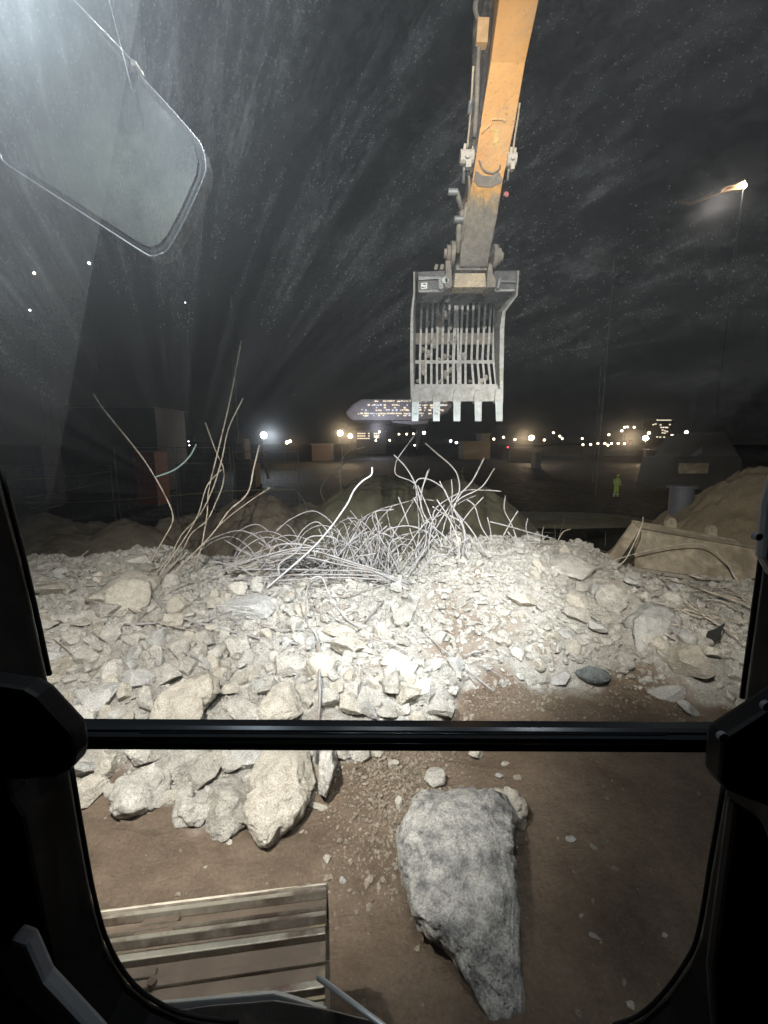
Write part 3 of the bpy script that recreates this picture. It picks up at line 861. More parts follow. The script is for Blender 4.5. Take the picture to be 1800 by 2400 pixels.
ST5 = [
 ([(645, 462), (640, 505), (590, 540), (545, 590), (510, 660), (470, 720), (420, 790), (340, 885), (250, 970), (110, 1090), (60, 1135)], 'thickest bright bent pipe curving up from the left to a hooked tip', .015, M_rebar_b),
 ([(610, 420), (520, 430), (440, 480), (380, 540), (360, 600), (385, 660), (400, 710), (398, 780), (370, 850), (330, 940)], 'rod bulging left then bending flat to the right at its top, near the thick pipe', .013, None),
 ([(478, 360), (480, 440), (465, 520), (475, 600), (470, 690), (450, 780), (440, 950)], 'straight upright rod left of the thick pipe tip', .013, None),
 ([(605, 350), (520, 375), (480, 420), (470, 520), (475, 640), (485, 800), (470, 950)], 'upright rod whose top curls to the right under the warm lights', .013, None),
 ([(175, 525), (200, 570), (260, 640), (300, 740), (330, 820), (350, 900)], 'rod leaning up-left beside the olive mound', .012, None),
 ([(765, 392), (830, 460), (880, 545), (910, 640), (930, 720), (980, 790), (1050, 850), (1110, 930)], 'long rod falling from upper left to lower right across the tangle', .013, None),
 ([(895, 265), (840, 340), (790, 410), (775, 450), (780, 505), (870, 545), (890, 600), (905, 800), (890, 960)], 'kinked rod reaching up toward the lit capsule building', .012, None),
 ([(940, 328), (1010, 390), (1080, 450), (1120, 510), (1128, 600), (1080, 670), (1000, 800), (940, 900), (900, 990)], 'rod arching over from the upper left under the bucket teeth', .014, None),
 ([(963, 470), (930, 560), (880, 640), (820, 740), (760, 840), (700, 950), (680, 1030)], 'rod leaning right from the middle of the tangle', .013, None),
 ([(955, 480), (920, 600), (915, 700), (925, 760), (900, 870), (880, 990)], 'upright rod crossing the leaning one in mid tangle', .013, None),
 ([(1268, 410), (1200, 540), (1130, 620), (1090, 720), (1080, 830), (1070, 940)], 'rod leaning strongly right, upper one of a parallel pair', .013, None),
 ([(1325, 468), (1250, 575), (1130, 640), (1060, 740), (1020, 900)], 'rod leaning strongly right, lower one of a parallel pair', .012, None),
 ([(1362, 596), (1270, 590), (1170, 590), (1100, 620), (1020, 670), (985, 720), (980, 800), (900, 930)], 'rod whose top runs level to the right', .013, None),
 ([(875, 580), (900, 530), (960, 530), (1040, 580), (1080, 660), (1140, 760), (1165, 850), (1170, 960)], 'rod forming a hump at the top of the tangle', .013, None),
 ([(990, 648), (900, 640), (800, 665), (680, 700), (600, 740), (560, 780), (540, 900)], 'long low arc running right to left above the tangle', .012, None),
 ([(130, 890), (200, 835), (270, 805), (320, 830), (325, 880), (300, 960)], 'low hoop at the left of the tangle', .012, None),
 ([(505, 930), (510, 820), (540, 760), (570, 800), (575, 900), (560, 1000)], 'narrow upright loop left of the tangle centre', .013, None),
 ([(490, 960), (520, 900), (560, 780), (555, 860), (545, 1000)], 'second narrow loop just inside the first', .010, None),
 ([(1385, 620), (1380, 700), (1420, 780), (1450, 870)], 'short upright rod right of the tangle with a bent foot', .011, None),
 ([(1455, 705), (1420, 760), (1370, 850)], 'short rod leaning right on the right crest', .012, None),
 ([(1285, 740), (1300, 800), (1310, 880)], 'stubby upright rod on the right crest', .010, None),
 ([(1300, 765), (1400, 790), (1540, 830), (1659, 860)], 'rod sloping down right along the right crest', .012, None),
 ([(1170, 640), (1215, 680), (1250, 790), (1300, 870)], 'rod bowing down the right side of the tangle', .012, None),
 ([(725, 700), (745, 800), (760, 900)], 'thin straight rod in front of the dark hollow', .011, None),
 ([(640, 815), (680, 860), (720, 930)], 'short thick stub leaning left in the tangle', .014, None),
 ([(590, 880), (650, 850), (700, 830), (760, 860), (790, 940), (790, 1060)], 'low hoop in the middle of the tangle', .013, None),
 ([(640, 1000), (690, 850), (760, 800), (860, 790), (960, 830), (1020, 900)], 'wide shallow hoop in the middle of the tangle', .013, None),
 ([(560, 1000), (600, 900), (650, 860), (640, 940), (600, 1010)], 'small leaning hoop near the narrow loops', .011, None),
 ([(1020, 900), (1060, 905), (1125, 925)], 'bright stub pointing right out of the tangle', .015, None),
 ([(980, 680), (1040, 720), (1090, 760), (1150, 820), (1220, 880), (1300, 970)], 'rod descending to the right crest', .012, None),
 ([(1100, 700), (1180, 790), (1240, 880), (1280, 960)], 'rod dropping steeply onto the right crest', .013, None),
 ([(870, 1010), (900, 900), (960, 840), (1000, 760), (960, 750), (930, 850)], 'hairpin rod leaning right', .012, None),
 ([(1220, 620), (1150, 650), (1000, 740), (930, 760)], 'rod slanting across the top right of the tangle', .010, None),
 ([(395, 690), (380, 760), (350, 860), (340, 900)], 'short rod behind the thick pipe', .010, None),
 ([(270, 650), (290, 740), (330, 820), (360, 900)], 'short rod leaning left by the olive mound', .010, None),
 ([(1085, 530), (1090, 600), (1085, 700), (1110, 800), (1110, 940)], 'thin wavy rod behind the parallel pair', .009, None),
 ([(1020, 540), (1060, 620), (1110, 720), (1150, 820), (1155, 950)], 'thin rod bending down through the hump', .010, None),
 ([(740, 1040), (700, 900), (720, 820), (760, 800), (760, 900), (750, 1020)], 'upright hoop right of the hollow', .013, None),
 ([(1410, 840), (1400, 820), (1450, 870), (1560, 880), (1620, 840)], 'low sagging rod on the right crest', .009, None),
 ([(1510, 745), (1500, 800), (1520, 870)], 'thin twig-like rod at the far right of the crest', .008, None),
 ([(1600, 790), (1590, 830), (1600, 880)], 'shortest twig-like rod at the far right of the crest', .008, None),
]
for pts, lab, r, mm in ST5:
    foot = z5(*pts[-1]); b = (foot[0], max(foot[1] + 12, 1318))
    rod([z5(*p) for p in pts], lab, r=r, mat=mm, base=b)

LY5 = [
 [(-60, 1000), (0, 940), (150, 890), (280, 895), (400, 960), (600, 1020), (700, 1060), (850, 1130)],
 [(-150, 1040), (0, 1030), (200, 1030), (400, 1035), (600, 1040), (750, 1075), (850, 1110)],
 [(-200, 1090), (0, 1075), (200, 1060), (500, 1060), (700, 1070), (840, 1120)],
 [(50, 1000), (250, 960), (450, 1000), (650, 1040), (860, 1100)],
 [(-100, 1010), (0, 985), (180, 930), (330, 930), (500, 980), (700, 1040)],
 [(-220, 1110), (0, 1100), (250, 1085), (480, 1075), (720, 1090), (880, 1110)],
 [(60, 960), (90, 920), (140, 890), (300, 900), (330, 960)],
 [(130, 1060), (130, 1000), (230, 930), (300, 850), (420, 850), (460, 880)],
 [(-250, 1060), (-100, 1000), (60, 950), (240, 910), (400, 920)],
]
for k, pts in enumerate(LY5):
    W = [z5(*p) for p in pts]
    b = hit(*z5(500, 1130)); d0 = b.y * CT - (b.z - H) * ST
    rod(W, ['topmost arching rod of the flat bundle', 'second rod of the flat bundle, nearly level', 'level rod low in the flat bundle', 'short wavy rod across the flat bundle', 'rod rising left across the flat bundle',
            'lowest and longest rod of the flat bundle', 'small arched rod left of the flat bundle', 'rod with a squared bend left of the flat bundle', 'rod sloping down left out of the flat bundle'][k] + ', lying on the rubble',
        r=.014, d=d0 + .02 * k - .1, d1=d0 + .25 - .05 * k, group='steel rods lying in a flat bundle')

for k in range(96):   # the tangle's inner rods: short arcs and stubs rising from the hollow
    g = np.random.default_rng(600 + k)
    u = g.choice([g.uniform(420, 980), g.uniform(300, 1150), g.uniform(-20, 620)]); v0 = g.uniform(970, 1080) - (60 if u > 900 else 0)
    hh = g.uniform(90, 380) * (1 if u > 560 else .75 if u > 300 else .5); lean = g.uniform(-150, 170) * (1 if hh < 220 else 1.3); curl = g.uniform(-110, 130)
    if u < 420: lean = g.uniform(80, 260) * g.choice([-1, 1])
    bow = g.uniform(-.45, .45) * hh
    pts = [(u + lean + (curl if k % 3 == 0 else bow * .5), v0 - hh * (g.uniform(.75, .95) if k % 3 == 0 else 1)), (u + lean * .62 + bow * .5, v0 - hh * .72), (u + lean * .25 + bow * .4, v0 - hh * .36), (u, v0)]
    W = [z5(*p) for p in pts]
    where = 'far left end' if u < 220 else 'left end' if u < 420 else 'left of the narrow loops' if u < 520 else 'beside the narrow loops' if u < 640 else 'under the wide hoop' if u < 820 else 'under the arching rod' if u < 980 else 'right end'
    how = ('tall' if hh > 170 else 'mid-height' if hh > 110 else 'low') + ' ' + ('strongly left-leaning' if lean < -70 else 'left-leaning' if lean < -15 else 'upright' if lean < 40 else 'right-leaning' if lean < 100 else 'strongly right-leaning')
    rod(W, f'{how} bent rod in the crowded tangle, {where}', r=g.uniform(.009, .014), base=(W[-1][0], W[-1][1] + 22), group='short rods crowded in the tangle')
for k in range(20):   # open hoops springing out of the bundle
    g = np.random.default_rng(2300 + k)
    u0 = g.uniform(-160, 760); wd = g.uniform(130, 460) * g.choice([-1, 1]); hh = g.uniform(120, 330) * (.75 if u0 < 150 else 1); v0 = g.uniform(1000, 1070)
    pts = [(u0 + wd, v0 - hh * g.uniform(.15, .7)), (u0 + wd * .78, v0 - hh * .88), (u0 + wd * .45, v0 - hh), (u0 + wd * .12, v0 - hh * .6), (u0, v0)]
    W = [z5(*p) for p in pts]
    how = ('tall' if hh > 230 else 'low') + (' wide' if abs(wd) > 290 else ' narrow')
    wh = 'left end' if u0 < 60 else 'left of the thick pipe' if u0 < 280 else 'beside the narrow loops' if u0 < 560 else 'right of the narrow loops'
    rod(W, f'{how} rod hoop opening ' + ('left' if wd < 0 else 'right') + f', {wh}', r=g.uniform(.008, .012), base=(W[-1][0], W[-1][1] + 16), group='open hoops over the flat bundle')
for k in range(34):   # flat rods across the bundle
    g = np.random.default_rng(800 + k)
    u0 = g.uniform(-250, 300); L = g.uniform(250, 620); v = g.uniform(950, 1110); s = g.uniform(-.12, .12)
    pts = [(u0 + L * t, v + s * L * t + g.uniform(-14, 14)) for t in (0, .33, .66, 1)]
    W = [z5(*p) for p in pts]
    b = hit(W[1][0], max(1330, W[1][1])); d0 = b.y * CT - (b.z - H) * ST
    ln = 'short' if L < 370 else 'mid-length' if L < 500 else 'long'
    ti = 'rising to the right' if s < -.04 else 'sinking to the right' if s > .04 else 'quite level'
    wh = 'upper' if v < 1000 else 'middle' if v < 1060 else 'lowest'
    rod(W, f'{ln} rod {ti}, {wh} layer of the flat bundle, ' + ('left end' if u0 < 30 else 'right end'), r=g.uniform(.009, .014), d=d0 + g.uniform(-.1, .2), d1=d0 + g.uniform(-.1, .2), group='level rods in the bundle')

A4 = [
 ([(520, 530), (580, 620), (770, 855), (860, 990), (910, 1080), (955, 1180), (955, 1250), (900, 1350), (840, 1460), (800, 1530)], 'tall rod leaning far left over the red box, bent at the middle', .013),
 ([(1340, 235), (1310, 400), (1270, 600), (1210, 850), (1160, 1060), (1150, 1200), (1120, 1370), (1080, 1510)], 'tallest rod, almost straight, left of the cool floodlight', .013),
 ([(1350, 553), (1270, 720), (1230, 900), (1180, 1060), (1110, 1200), (1010, 1310), (950, 1420), (850, 1550)], 'second tallest rod, right of and below the tallest one', .012),
 ([(1140, 688), (1200, 850), (1240, 940), (1238, 1030), (1200, 1130), (1150, 1230), (1060, 1310), (1000, 1430), (900, 1560)], 'rod leaning left at its top then kinked back', .012),
 ([(1440, 815), (1410, 940), (1375, 1080), (1270, 1180), (1200, 1280), (1120, 1370), (990, 1500), (900, 1600)], 'rod bent at a knee, ending right below the cool floodlight', .013),
 ([(1500, 1050), (1380, 1130), (1250, 1230), (1160, 1330), (1080, 1450)], 'short side rod pointing up right below the knee rod', .010),
 ([(1230, 950), (1150, 1040), (1100, 1200), (1020, 1340), (930, 1470), (860, 1580)], 'inner rod of the left sheaf', .010),
 ([(490, 1400), (440, 1440), (400, 1480)], 'short rod poking out of the dark left slope', .008),
]
for pts, lab, r in A4:
    f_ = z4(*pts[-1])
    rod([z4(*p) for p in pts], lab, r=r, base=(f_[0], max(f_[1], 1345)), mat=M_rebar_w, group='tall rods leaning out of the left crest')
rod([z4(*p) for p in [(1090, 810), (1050, 880), (970, 950), (860, 992)]], 'pale teal strap curving off the tall left rod', r=.016, d=7.55, d1=7.75, mat=M_teal, name='plastic_strap', group='straps caught on the tall rods')

LY7 = [
 ([(615, 90), (660, 180), (720, 260), (850, 310), (1000, 350), (1150, 385), (1290, 405)], 'long rod snaking down from the pale boulder across the rubble', .013),
 ([(190, 310), (400, 310), (600, 320), (760, 305)], 'straight rod lying level on the left slope', .014),
 ([(1130, 325), (1230, 345), (1320, 340)], 'short rod left of the bent loop', .012),
 ([(1080, 290), (1120, 220), (1160, 130), (1280, 50)], 'rod lying up the slope under the thick pipe', .010),
 ([(940, 260), (1000, 290), (1030, 310)], 'short rod at the left end of the broad flat slab', .009),
 ([(1320, 150), (1500, 300), (1560, 350), (1640, 440)], 'rod crossing the slope to the right of the loop', .010),
 ([(1659, 215), (1560, 320), (1480, 370), (1390, 395)], 'rod curving down left to the top of the upright rod', .012),
 ([(1520, 380), (1659, 395), (1760, 440)], 'short level rod by the white angular block', .009),
]
for pts, lab, r in LY7:
    rod([z7(*p) for p in pts], lab, r=r, lying=True, group='rods lying on the heap in front of the tangle')
for pts, lab, r in [
 ([(160, 345), (300, 470), (470, 610)], 'thin diagonal rod pointing down right at the soil edge', .009),
 ([(340, 455), (400, 440), (440, 430)], 'short thin rod in the fine gravel', .008),
 ([(400, 490), (460, 520), (520, 560)], 'thin rod near the soil edge', .006)]:
    rod([z8(*p) for p in pts], lab, r=r, lying=True, group='rods lying on the heap in front of the tangle')
rod([z7(*p) for p in [(1330, 360), (1322, 200), (1340, 112), (1390, 100), (1430, 190), (1500, 280), (1560, 315)]], 'slender loop of rod arching over the middle of the heap', r=.013, base=z7(1330, 370), group='rods lying on the heap in front of the tangle')
rod([z7(*p) for p in [(1330, 350), (1372, 400), (1380, 500), (1385, 600), (1385, 700), (1372, 840), (1352, 930)]], 'long rod running down the middle behind the crossbar', r=.014, lying=True, lift=.16, group='rods lying on the heap in front of the tangle')

C6 = [
 ([(370, 1045), (600, 1105), (880, 1175), (1100, 1260), (1330, 1310)], 'uppermost long rod sloping right below the beige bucket', .014),
 ([(840, 1275), (1050, 1300), (1250, 1380), (1450, 1450), (1590, 1540)], 'long rod sloping right past the round grey boulder', .014),
 ([(970, 1320), (1070, 1420), (1250, 1560), (1400, 1650)], 'rod sloping steeply right beside the round grey boulder', .010),
 ([(1100, 1500), (1300, 1560), (1580, 1592)], 'lowest long rod pointing at the right pillar', .012),
 ([(1130, 1450), (1300, 1580), (1450, 1700)], 'thin rod near the black rubber scrap', .008),
 ([(1390, 1370), (1500, 1420), (1600, 1490)], 'rod at the right edge by the pillar', .011),
 ([(500, 1120), (700, 1165), (880, 1160)], 'short rod on the right crest in front of the bucket', .012),
]
for pts, lab, r in C6:
    rod([z6(*p) for p in pts], lab, r=r * 1.3, lift=.11, lying=True, mat=M_rebar_w, group='rods strewn down the right slope')
for k in range(14):
    g = np.random.default_rng(1500 + k)
    u, v = g.uniform(700, 1350), g.uniform(1180, 1560); L = g.uniform(180, 420); a = g.uniform(.08, .55) if k % 4 else g.uniform(-.35, 0)
    pts = [(u + L * t * math.cos(a), v + L * t * math.sin(a) + g.uniform(-12, 12)) for t in (0, .35, .7, 1) if u + L * t * math.cos(a) < 1610]
    if len(pts) < 3: continue
    how = ('long' if L > 300 else 'short') + ' thin rod ' + ('rising' if a < 0 else 'sloping steeply' if a > .35 else 'sloping gently')
    wh = 'upper' if v < 1290 else 'middle' if v < 1430 else 'lower'
    rod([z6(*p) for p in pts], f'{how}, {wh} right slope ' + ('left of the boulder' if u < 900 else 'above the boulder' if u < 1100 else 'beside the pillar'), r=g.uniform(.008, .012), lift=.10, lying=True, mat=M_rebar_w, group='rods strewn down the right slope')
for k in range(16):
    g = np.random.default_rng(1700 + k)
    u, v = g.uniform(180, 1500), g.uniform(90, 420); L = g.uniform(120, 360); a = g.uniform(-.5, .5)
    pts = [(u + L * t * math.cos(a), v + L * t * math.sin(a) + g.uniform(-14, 14)) for t in (0, .35, .7, 1)]
    how = ('long' if L > 250 else 'short') + ' thin rod ' + ('rising' if a < -.12 else 'sinking' if a > .12 else 'running level') + ' to the right'
    wh = 'below the left sheaf' if u < 560 else 'below the flat bundle' if u < 950 else 'below the tangle'
    rod([z7(*p) for p in pts], f'{how}, {wh}, ' + ('higher up' if v < 250 else 'lower down'), r=g.uniform(.005, .009), lying=True, mat=M_rebar if u > 700 else M_rebar_w, group='rods lying on the heap in front of the tangle')
for pts, lab, r in [
 ([(590, 1165), (800, 1100), (1050, 1045), (1250, 1045), (1380, 1150), (1460, 1265), (1470, 1300)], 'long arched rod across the face of the beige bucket', .012),
 ([(850, 862), (835, 930), (740, 1130), (660, 1190)], 'kinked rod in front of the bucket corner', .011),
 ([(1165, 760), (1080, 780), (990, 830), (920, 910), (880, 1000)], 'rod curling up right in front of the pale mound', .011),
 ([(400, 975), (200, 960), (0, 935), (-60, 920), (-80, 960)], 'long low rod along the right crest', .011),
 ([(275, 915), (280, 960), (278, 1020)], 'upright stub on the right crest', .010),
 ([(380, 940), (330, 960), (290, 1030)], 'small curved stub beside the upright one', .010),
 ([(100, 870), (105, 910), (90, 960)], 'hooked stub left of the upright stub', .009),
 ([(345, 860), (320, 940), (300, 1010)], 'thin stub leaning right behind the upright one', .007),
 ([(605, 960), (606, 1010), (603, 1050)], 'thin upright stub near the bucket corner', .006),
 ([(1390, 1150), (1430, 1230), (1480, 1310)], 'bright short rod in front of the right end of the bucket', .014),
 ([(1630, 1300), (1560, 1285), (1490, 1270)], 'level rod at the right end of the bucket', .010)]:
    rod([z6(*p) for p in pts], lab, r=r, mat=M_rebar_w, group='rods in front of the beige bucket')

# ------------------------------------------------------------------ the machine we sit in
EX = empty('excavator', (0, 0, 0), 'orange excavator seen from inside its cab, slatted bucket raised over the rubble', 'excavator')
YW = .60   # windscreen plane

def wp(px, py, Y=YW): return atY(px, py, Y)
def panel(name, poly, mat, parent, Y=YW, t=.07, bevel=.006, label=None):
    mb = MB(); mb.prism([wp(x, y, Y) for x, y in poly], (0, -t, 0))
    o = mb.build(name, mat, parent, bevel=bevel)
    if label: o['label'] = label
    return o

pl = panel('pillar', [(-700, -1600), (-560, -1600), (0, 1125), (60, 1340), (113, 1585), (140, 1760), (165, 1800), (190, 1950), (218, 2105), (250, 2215), (300, 2300), (360, 2350), (440, 2385), (560, 2402), (560, 2900), (-900, 2900)], M_black, EX, Y=YW - .005, t=.09, label='left front pillar of the cab, curving into the sill')
pr = panel('pillar', [(2460, -1600), (2300, -1600), (1830, 1000), (1790, 1280), (1742, 1640), (1712, 1780), (1698, 1840), (1668, 2020), (1640, 2190), (1610, 2260), (1560, 2330), (1500, 2385), (1440, 2410), (1440, 2900), (2700, 2900)], M_black, EX, Y=YW - .005, t=.09, label='right front pillar of the cab')
panel('sill', [(562, 2408), (800, 2398), (1000, 2400), (1438, 2412), (1438, 2890), (562, 2890)], M_black, EX, Y=YW - .006, t=.12)
panel('header', [(-560, -1600), (2300, -1600), (2250, -1250), (-480, -1250)], M_black, EX, Y=YW - .03, t=.12)
# rubber seals along the pillars
for side, pts in (('left', [(2, 1100), (62, 1335), (116, 1582)]), ('left', [(168, 1800), (193, 1950), (222, 2105), (254, 2212), (304, 2296), (364, 2346), (444, 2380), (560, 2396)]),
                  ('right', [(1826, 1000), (1787, 1280), (1739, 1636)]), ('right', [(1696, 1840), (1665, 2020), (1636, 2188), (1606, 2256), (1556, 2326), (1497, 2380), (1436, 2404)])):
    mb = MB(); mb.tube(spline([wp(x, y, YW - .012) for x, y in pts], 5), .0035, 8)
    mb.build('window_seal', M_rubber, EX, smooth=True)
panel('pillar_trim', [(1700, 1860), (1760, 1900), (1800, 2000), (1900, 2000), (1900, 2500), (1670, 2500), (1650, 2250)], M_rubber, EX, Y=YW - .10, t=.02)
panel('bracket', [(100, 1585), (128, 1602), (200, 1680), (206, 1690), (212, 1735), (205, 1765), (172, 1782), (60, 1790), (-60, 1760), (-60, 1560)], M_black, EX, Y=YW - .10, t=.03, label='left bracket holding the crossbar')
bk = panel('bracket', [(1800, 1600), (1742, 1640), (1662, 1692), (1655, 1700), (1648, 1790), (1660, 1812), (1700, 1828), (1760, 1850), (1860, 1860), (1860, 1560)], M_black, EX, Y=YW - .10, t=.03, label='right bracket holding the crossbar')
for c in ((1688, 1722), (1790, 1650)):
    mb = MB(); p = wp(*c, YW - .132); mb.cyl(p, p + Vector((0, -.006, 0)), .006, 12)
    mb.build('bolt', M_greyp, bk, bevel=.001)
# pale strips at the cab edge
panel('door_edge', [(1800, 1090), (1776, 1180), (1766, 1300), (1790, 1345), (1860, 1345), (1860, 1040)], M_greyp, EX, Y=YW - .02, t=.02, label='grey door edge at the right pillar')
mb = MB(); p = wp(1768, 1256, YW - .042); mb.cyl(p, p + Vector((0, -.008, 0)), .005, 12); mb.build('bolt', M_greyp, EX)
panel('grab_handle', [(58, 2160), (92, 2172), (130, 2260), (260, 2400), (190, 2400), (70, 2290), (24, 2208)], M_greyp, EX, Y=YW - .16, t=.02, bevel=.005, label='grey grab handle low on the left pillar')

# crossbar: an extruded profile with two grooves
yb = YW - .02
prof = [(0, 0), (.020, .001), (.021, .008), (.016, .010), (.016, .015), (.024, .018), (.026, .026), (.020, .030), (.020, .033), (.014, .036), (0, .037)]
A, B = wp(150, 1733, yb), wp(1700, 1741, yb)
mb = MB()
sec = lambda c: [Vector((c.x, c.y - a, c.z - .002 + b * 1.0)) for a, b in prof]
n = len(prof); P = sec(A) + sec(B)
mb.add(P, [tuple(range(n)), tuple(range(2 * n - 1, n - 1, -1))] + [(i, (i + 1) % n, (i + 1) % n + n, i + n) for i in range(n)])
cbar = mb.build('crossbar', M_bar, EX, bevel=.0012)
for py_, r_ in ((1717, .0016), (1729, .0010), (1742, .0014)):
    mb = MB(); mb.tube([wp(330, py_, yb - .028), wp(1560, py_ + 5, yb - .028)], r_, 8); mb.build('crossbar_rib', M_bar, cbar, smooth=True)

# panes: dirty glass
def dirty_glass():
    m = bpy.data.materials.new('dusty_windscreen_glass'); m.use_nodes = True
    nt = m.node_tree
    for nn in list(nt.nodes):
        if nn.type != 'OUTPUT_MATERIAL': nt.nodes.remove(nn)
    out = [q for q in nt.nodes if q.type == 'OUTPUT_MATERIAL'][0]
    pos = nt.nodes.new('ShaderNodeNewGeometry').outputs['Position']
    sep = nt.nodes.new('ShaderNodeSeparateXYZ'); nt.links.new(pos, sep.inputs[0])
    c = wp(430, 1170)
    dx = math_n(nt, 'SUBTRACT', sep.outputs['X'], c.x); dz = math_n(nt, 'SUBTRACT', sep.outputs['Z'], c.z)
    ang = math_n(nt, 'ARCTAN2', dz, dx)
    rad = math_n(nt, 'SQRT', math_n(nt, 'ADD', math_n(nt, 'MULTIPLY', dx, dx), math_n(nt, 'MULTIPLY', dz, dz)))
    ang = math_n(nt, 'ADD', ang, math_n(nt, 'MULTIPLY', math_n(nt, 'POWER', rad, 1.6), .12))
    near = ramp(nt, rad, [(.10, .12), (.45, 1.0)])
    def polar(sa, sr):
        cb = nt.nodes.new('ShaderNodeCombineXYZ')
        nt.links.new(math_n(nt, 'MULTIPLY', ang, sa), cb.inputs[0]); nt.links.new(math_n(nt, 'MULTIPLY', rad, sr), cb.inputs[1])
        return cb.outputs[0]
    broad = ramp(nt, noise(nt, polar(7.5, 1.3), 1.0, 5, .6, .35), [(.42, 0.0), (.66, 1.0)])
    streak = math_n(nt, 'MULTIPLY', near, ramp(nt, noise(nt, polar(24, 9), 1.0, 6, .75, .4), [(.44, 0.0), (.70, 1.0)]))
    finest = math_n(nt, 'MULTIPLY', near, ramp(nt, noise(nt, polar(100, 60), 1.0, 4, .8), [(.46, 0.0), (.70, 1.0)]))
    film = ramp(nt, noise(nt, pos, 3.2, 5, .6), [(.3, .25), (.75, 1.0)])
    sp_ = ramp(nt, noise(nt, pos, 420, 2, .5), [(.66, 0.0), (.74, 1.0)])
    big = nt.nodes.new('ShaderNodeTexVoronoi'); big.inputs['Scale'].default_value = 34; nt.links.new(pos, big.inputs['Vector'])
    dots = ramp(nt, big.outputs['Distance'], [(.035, 1.0), (.075, 0.0)])
    vs = nt.nodes.new('ShaderNodeTexVoronoi'); vs.inputs['Scale'].default_value = 1; nt.links.new(polar(95, 110), vs.inputs['Vector'])
    vs2 = nt.nodes.new('ShaderNodeTexVoronoi'); vs2.inputs['Scale'].default_value = 300; nt.links.new(pos, vs2.inputs['Vector'])
    speck = math_n(nt, 'ADD', ramp(nt, vs.outputs['Distance'], [(.10, 1.0), (.26, 0.0)]), ramp(nt, vs2.outputs['Distance'], [(.14, .8), (.24, 0.0)]))
    # dust builds up toward the top and the right, out of the wiped fan
    hgt = ramp(nt, math_n(nt, 'ADD', math_n(nt, 'MULTIPLY', math_n(nt, 'SUBTRACT', sep.outputs['Z'], wp(900, 1250).z), 1.5), 0.0), [(0.0, .12), (.5, 1.0)])
    # edge of the lighter strip at left: interior reflection painted into the film
    p1, p2 = wp(293, 150), wp(152, 950)
    nx, nz = (p2.z - p1.z), -(p2.x - p1.x); L = math.hypot(nx, nz); nx /= L; nz /= L
    side = math_n(nt, 'ADD', math_n(nt, 'MULTIPLY', math_n(nt, 'SUBTRACT', sep.outputs['X'], p1.x), nx), math_n(nt, 'MULTIPLY', math_n(nt, 'SUBTRACT', sep.outputs['Z'], p1.z), nz))
    refl_strip = ramp(nt, math_n(nt, 'ADD', math_n(nt, 'MULTIPLY', side, 60), .5), [(.45, 0.0), (.55, 1.0)])
    a = math_n(nt, 'MULTIPLY', math_n(nt, 'ADD', math_n(nt, 'MULTIPLY', broad, .45), math_n(nt, 'MULTIPLY', math_n(nt, 'MULTIPLY', streak, math_n(nt, 'ADD', broad, .12)), 1.9)), 1.0)
    a = math_n(nt, 'ADD', a, math_n(nt, 'MULTIPLY', finest, .45))
    a = math_n(nt, 'ADD', math_n(nt, 'MULTIPLY', a, film), math_n(nt, 'MULTIPLY', film, .06))
    a = math_n(nt, 'ADD', a, math_n(nt, 'MULTIPLY', refl_strip, .5))
    q1, q2 = wp(1800, 905), wp(1440, 1200)
    ex, ez = (q2.z - q1.z), -(q2.x - q1.x); L2 = math.hypot(ex, ez); ex, ez = -ex / L2, -ez / L2
    sd = math_n(nt, 'ADD', math_n(nt, 'MULTIPLY', math_n(nt, 'SUBTRACT', sep.outputs['X'], q1.x), ex), math_n(nt, 'MULTIPLY', math_n(nt, 'SUBTRACT', sep.outputs['Z'], q1.z), ez))
    a = math_n(nt, 'ADD', a, math_n(nt, 'MULTIPLY', ramp(nt, math_n(nt, 'ADD', math_n(nt, 'MULTIPLY', sd, -8), .5), [(.42, 0.0), (.58, 1.0)]), .45))  # lighter wedge at right: a reflection painted into the film
    a = math_n(nt, 'ADD', a, math_n(nt, 'MULTIPLY', speck, math_n(nt, 'ADD', math_n(nt, 'MULTIPLY', math_n(nt, 'ADD', broad, film), .55), .06)))
    a = math_n(nt, 'MULTIPLY', a, hgt)
    c0 = wp(60, 60)
    ddx = math_n(nt, 'SUBTRACT', sep.outputs['X'], c0.x); ddz = math_n(nt, 'SUBTRACT', sep.outputs['Z'], c0.z)
    cr = math_n(nt, 'SQRT', math_n(nt, 'ADD', math_n(nt, 'MULTIPLY', ddx, ddx), math_n(nt, 'MULTIPLY', ddz, ddz)))
    a = math_n(nt, 'ADD', a, math_n(nt, 'MULTIPLY', ramp(nt, math_n(nt, 'MULTIPLY', cr, 2.0), [(0.0, 2.2), (.25, 1.0), (.8, 0.0)]), math_n(nt, 'ADD', math_n(nt, 'MULTIPLY', film, .6), .5)))  # painted haze: extra film where the top-left glow lies
    a = math_n(nt, 'ADD', math_n(nt, 'MULTIPLY', a, DUST), math_n(nt, 'MULTIPLY', sp_, .04))
    a = math_n(nt, 'ADD', a, math_n(nt, 'MULTIPLY', math_n(nt, 'MULTIPLY', dots, film), .08), clamp=True)
    dust = nt.nodes.new('ShaderNodeBsdfDiffuse'); dust.inputs[0].default_value = (.62, .66, .68, 1)
    tl = nt.nodes.new('ShaderNodeBsdfTranslucent'); tl.inputs[0].default_value = (.62, .66, .68, 1)
    dm = nt.nodes.new('ShaderNodeMixShader'); dm.inputs[0].default_value = .5
    nt.links.new(dust.outputs[0], dm.inputs[1]); nt.links.new(tl.outputs[0], dm.inputs[2])
    tr = nt.nodes.new('ShaderNodeBsdfTransparent')
    # forward scatter of the film: soft veil and halos round the lamps
    rf = nt.nodes.new('ShaderNodeBsdfRefraction'); rf.distribution = 'GGX'
    rf.inputs['IOR'].default_value = 1.06; rf.inputs['Roughness'].default_value = .60
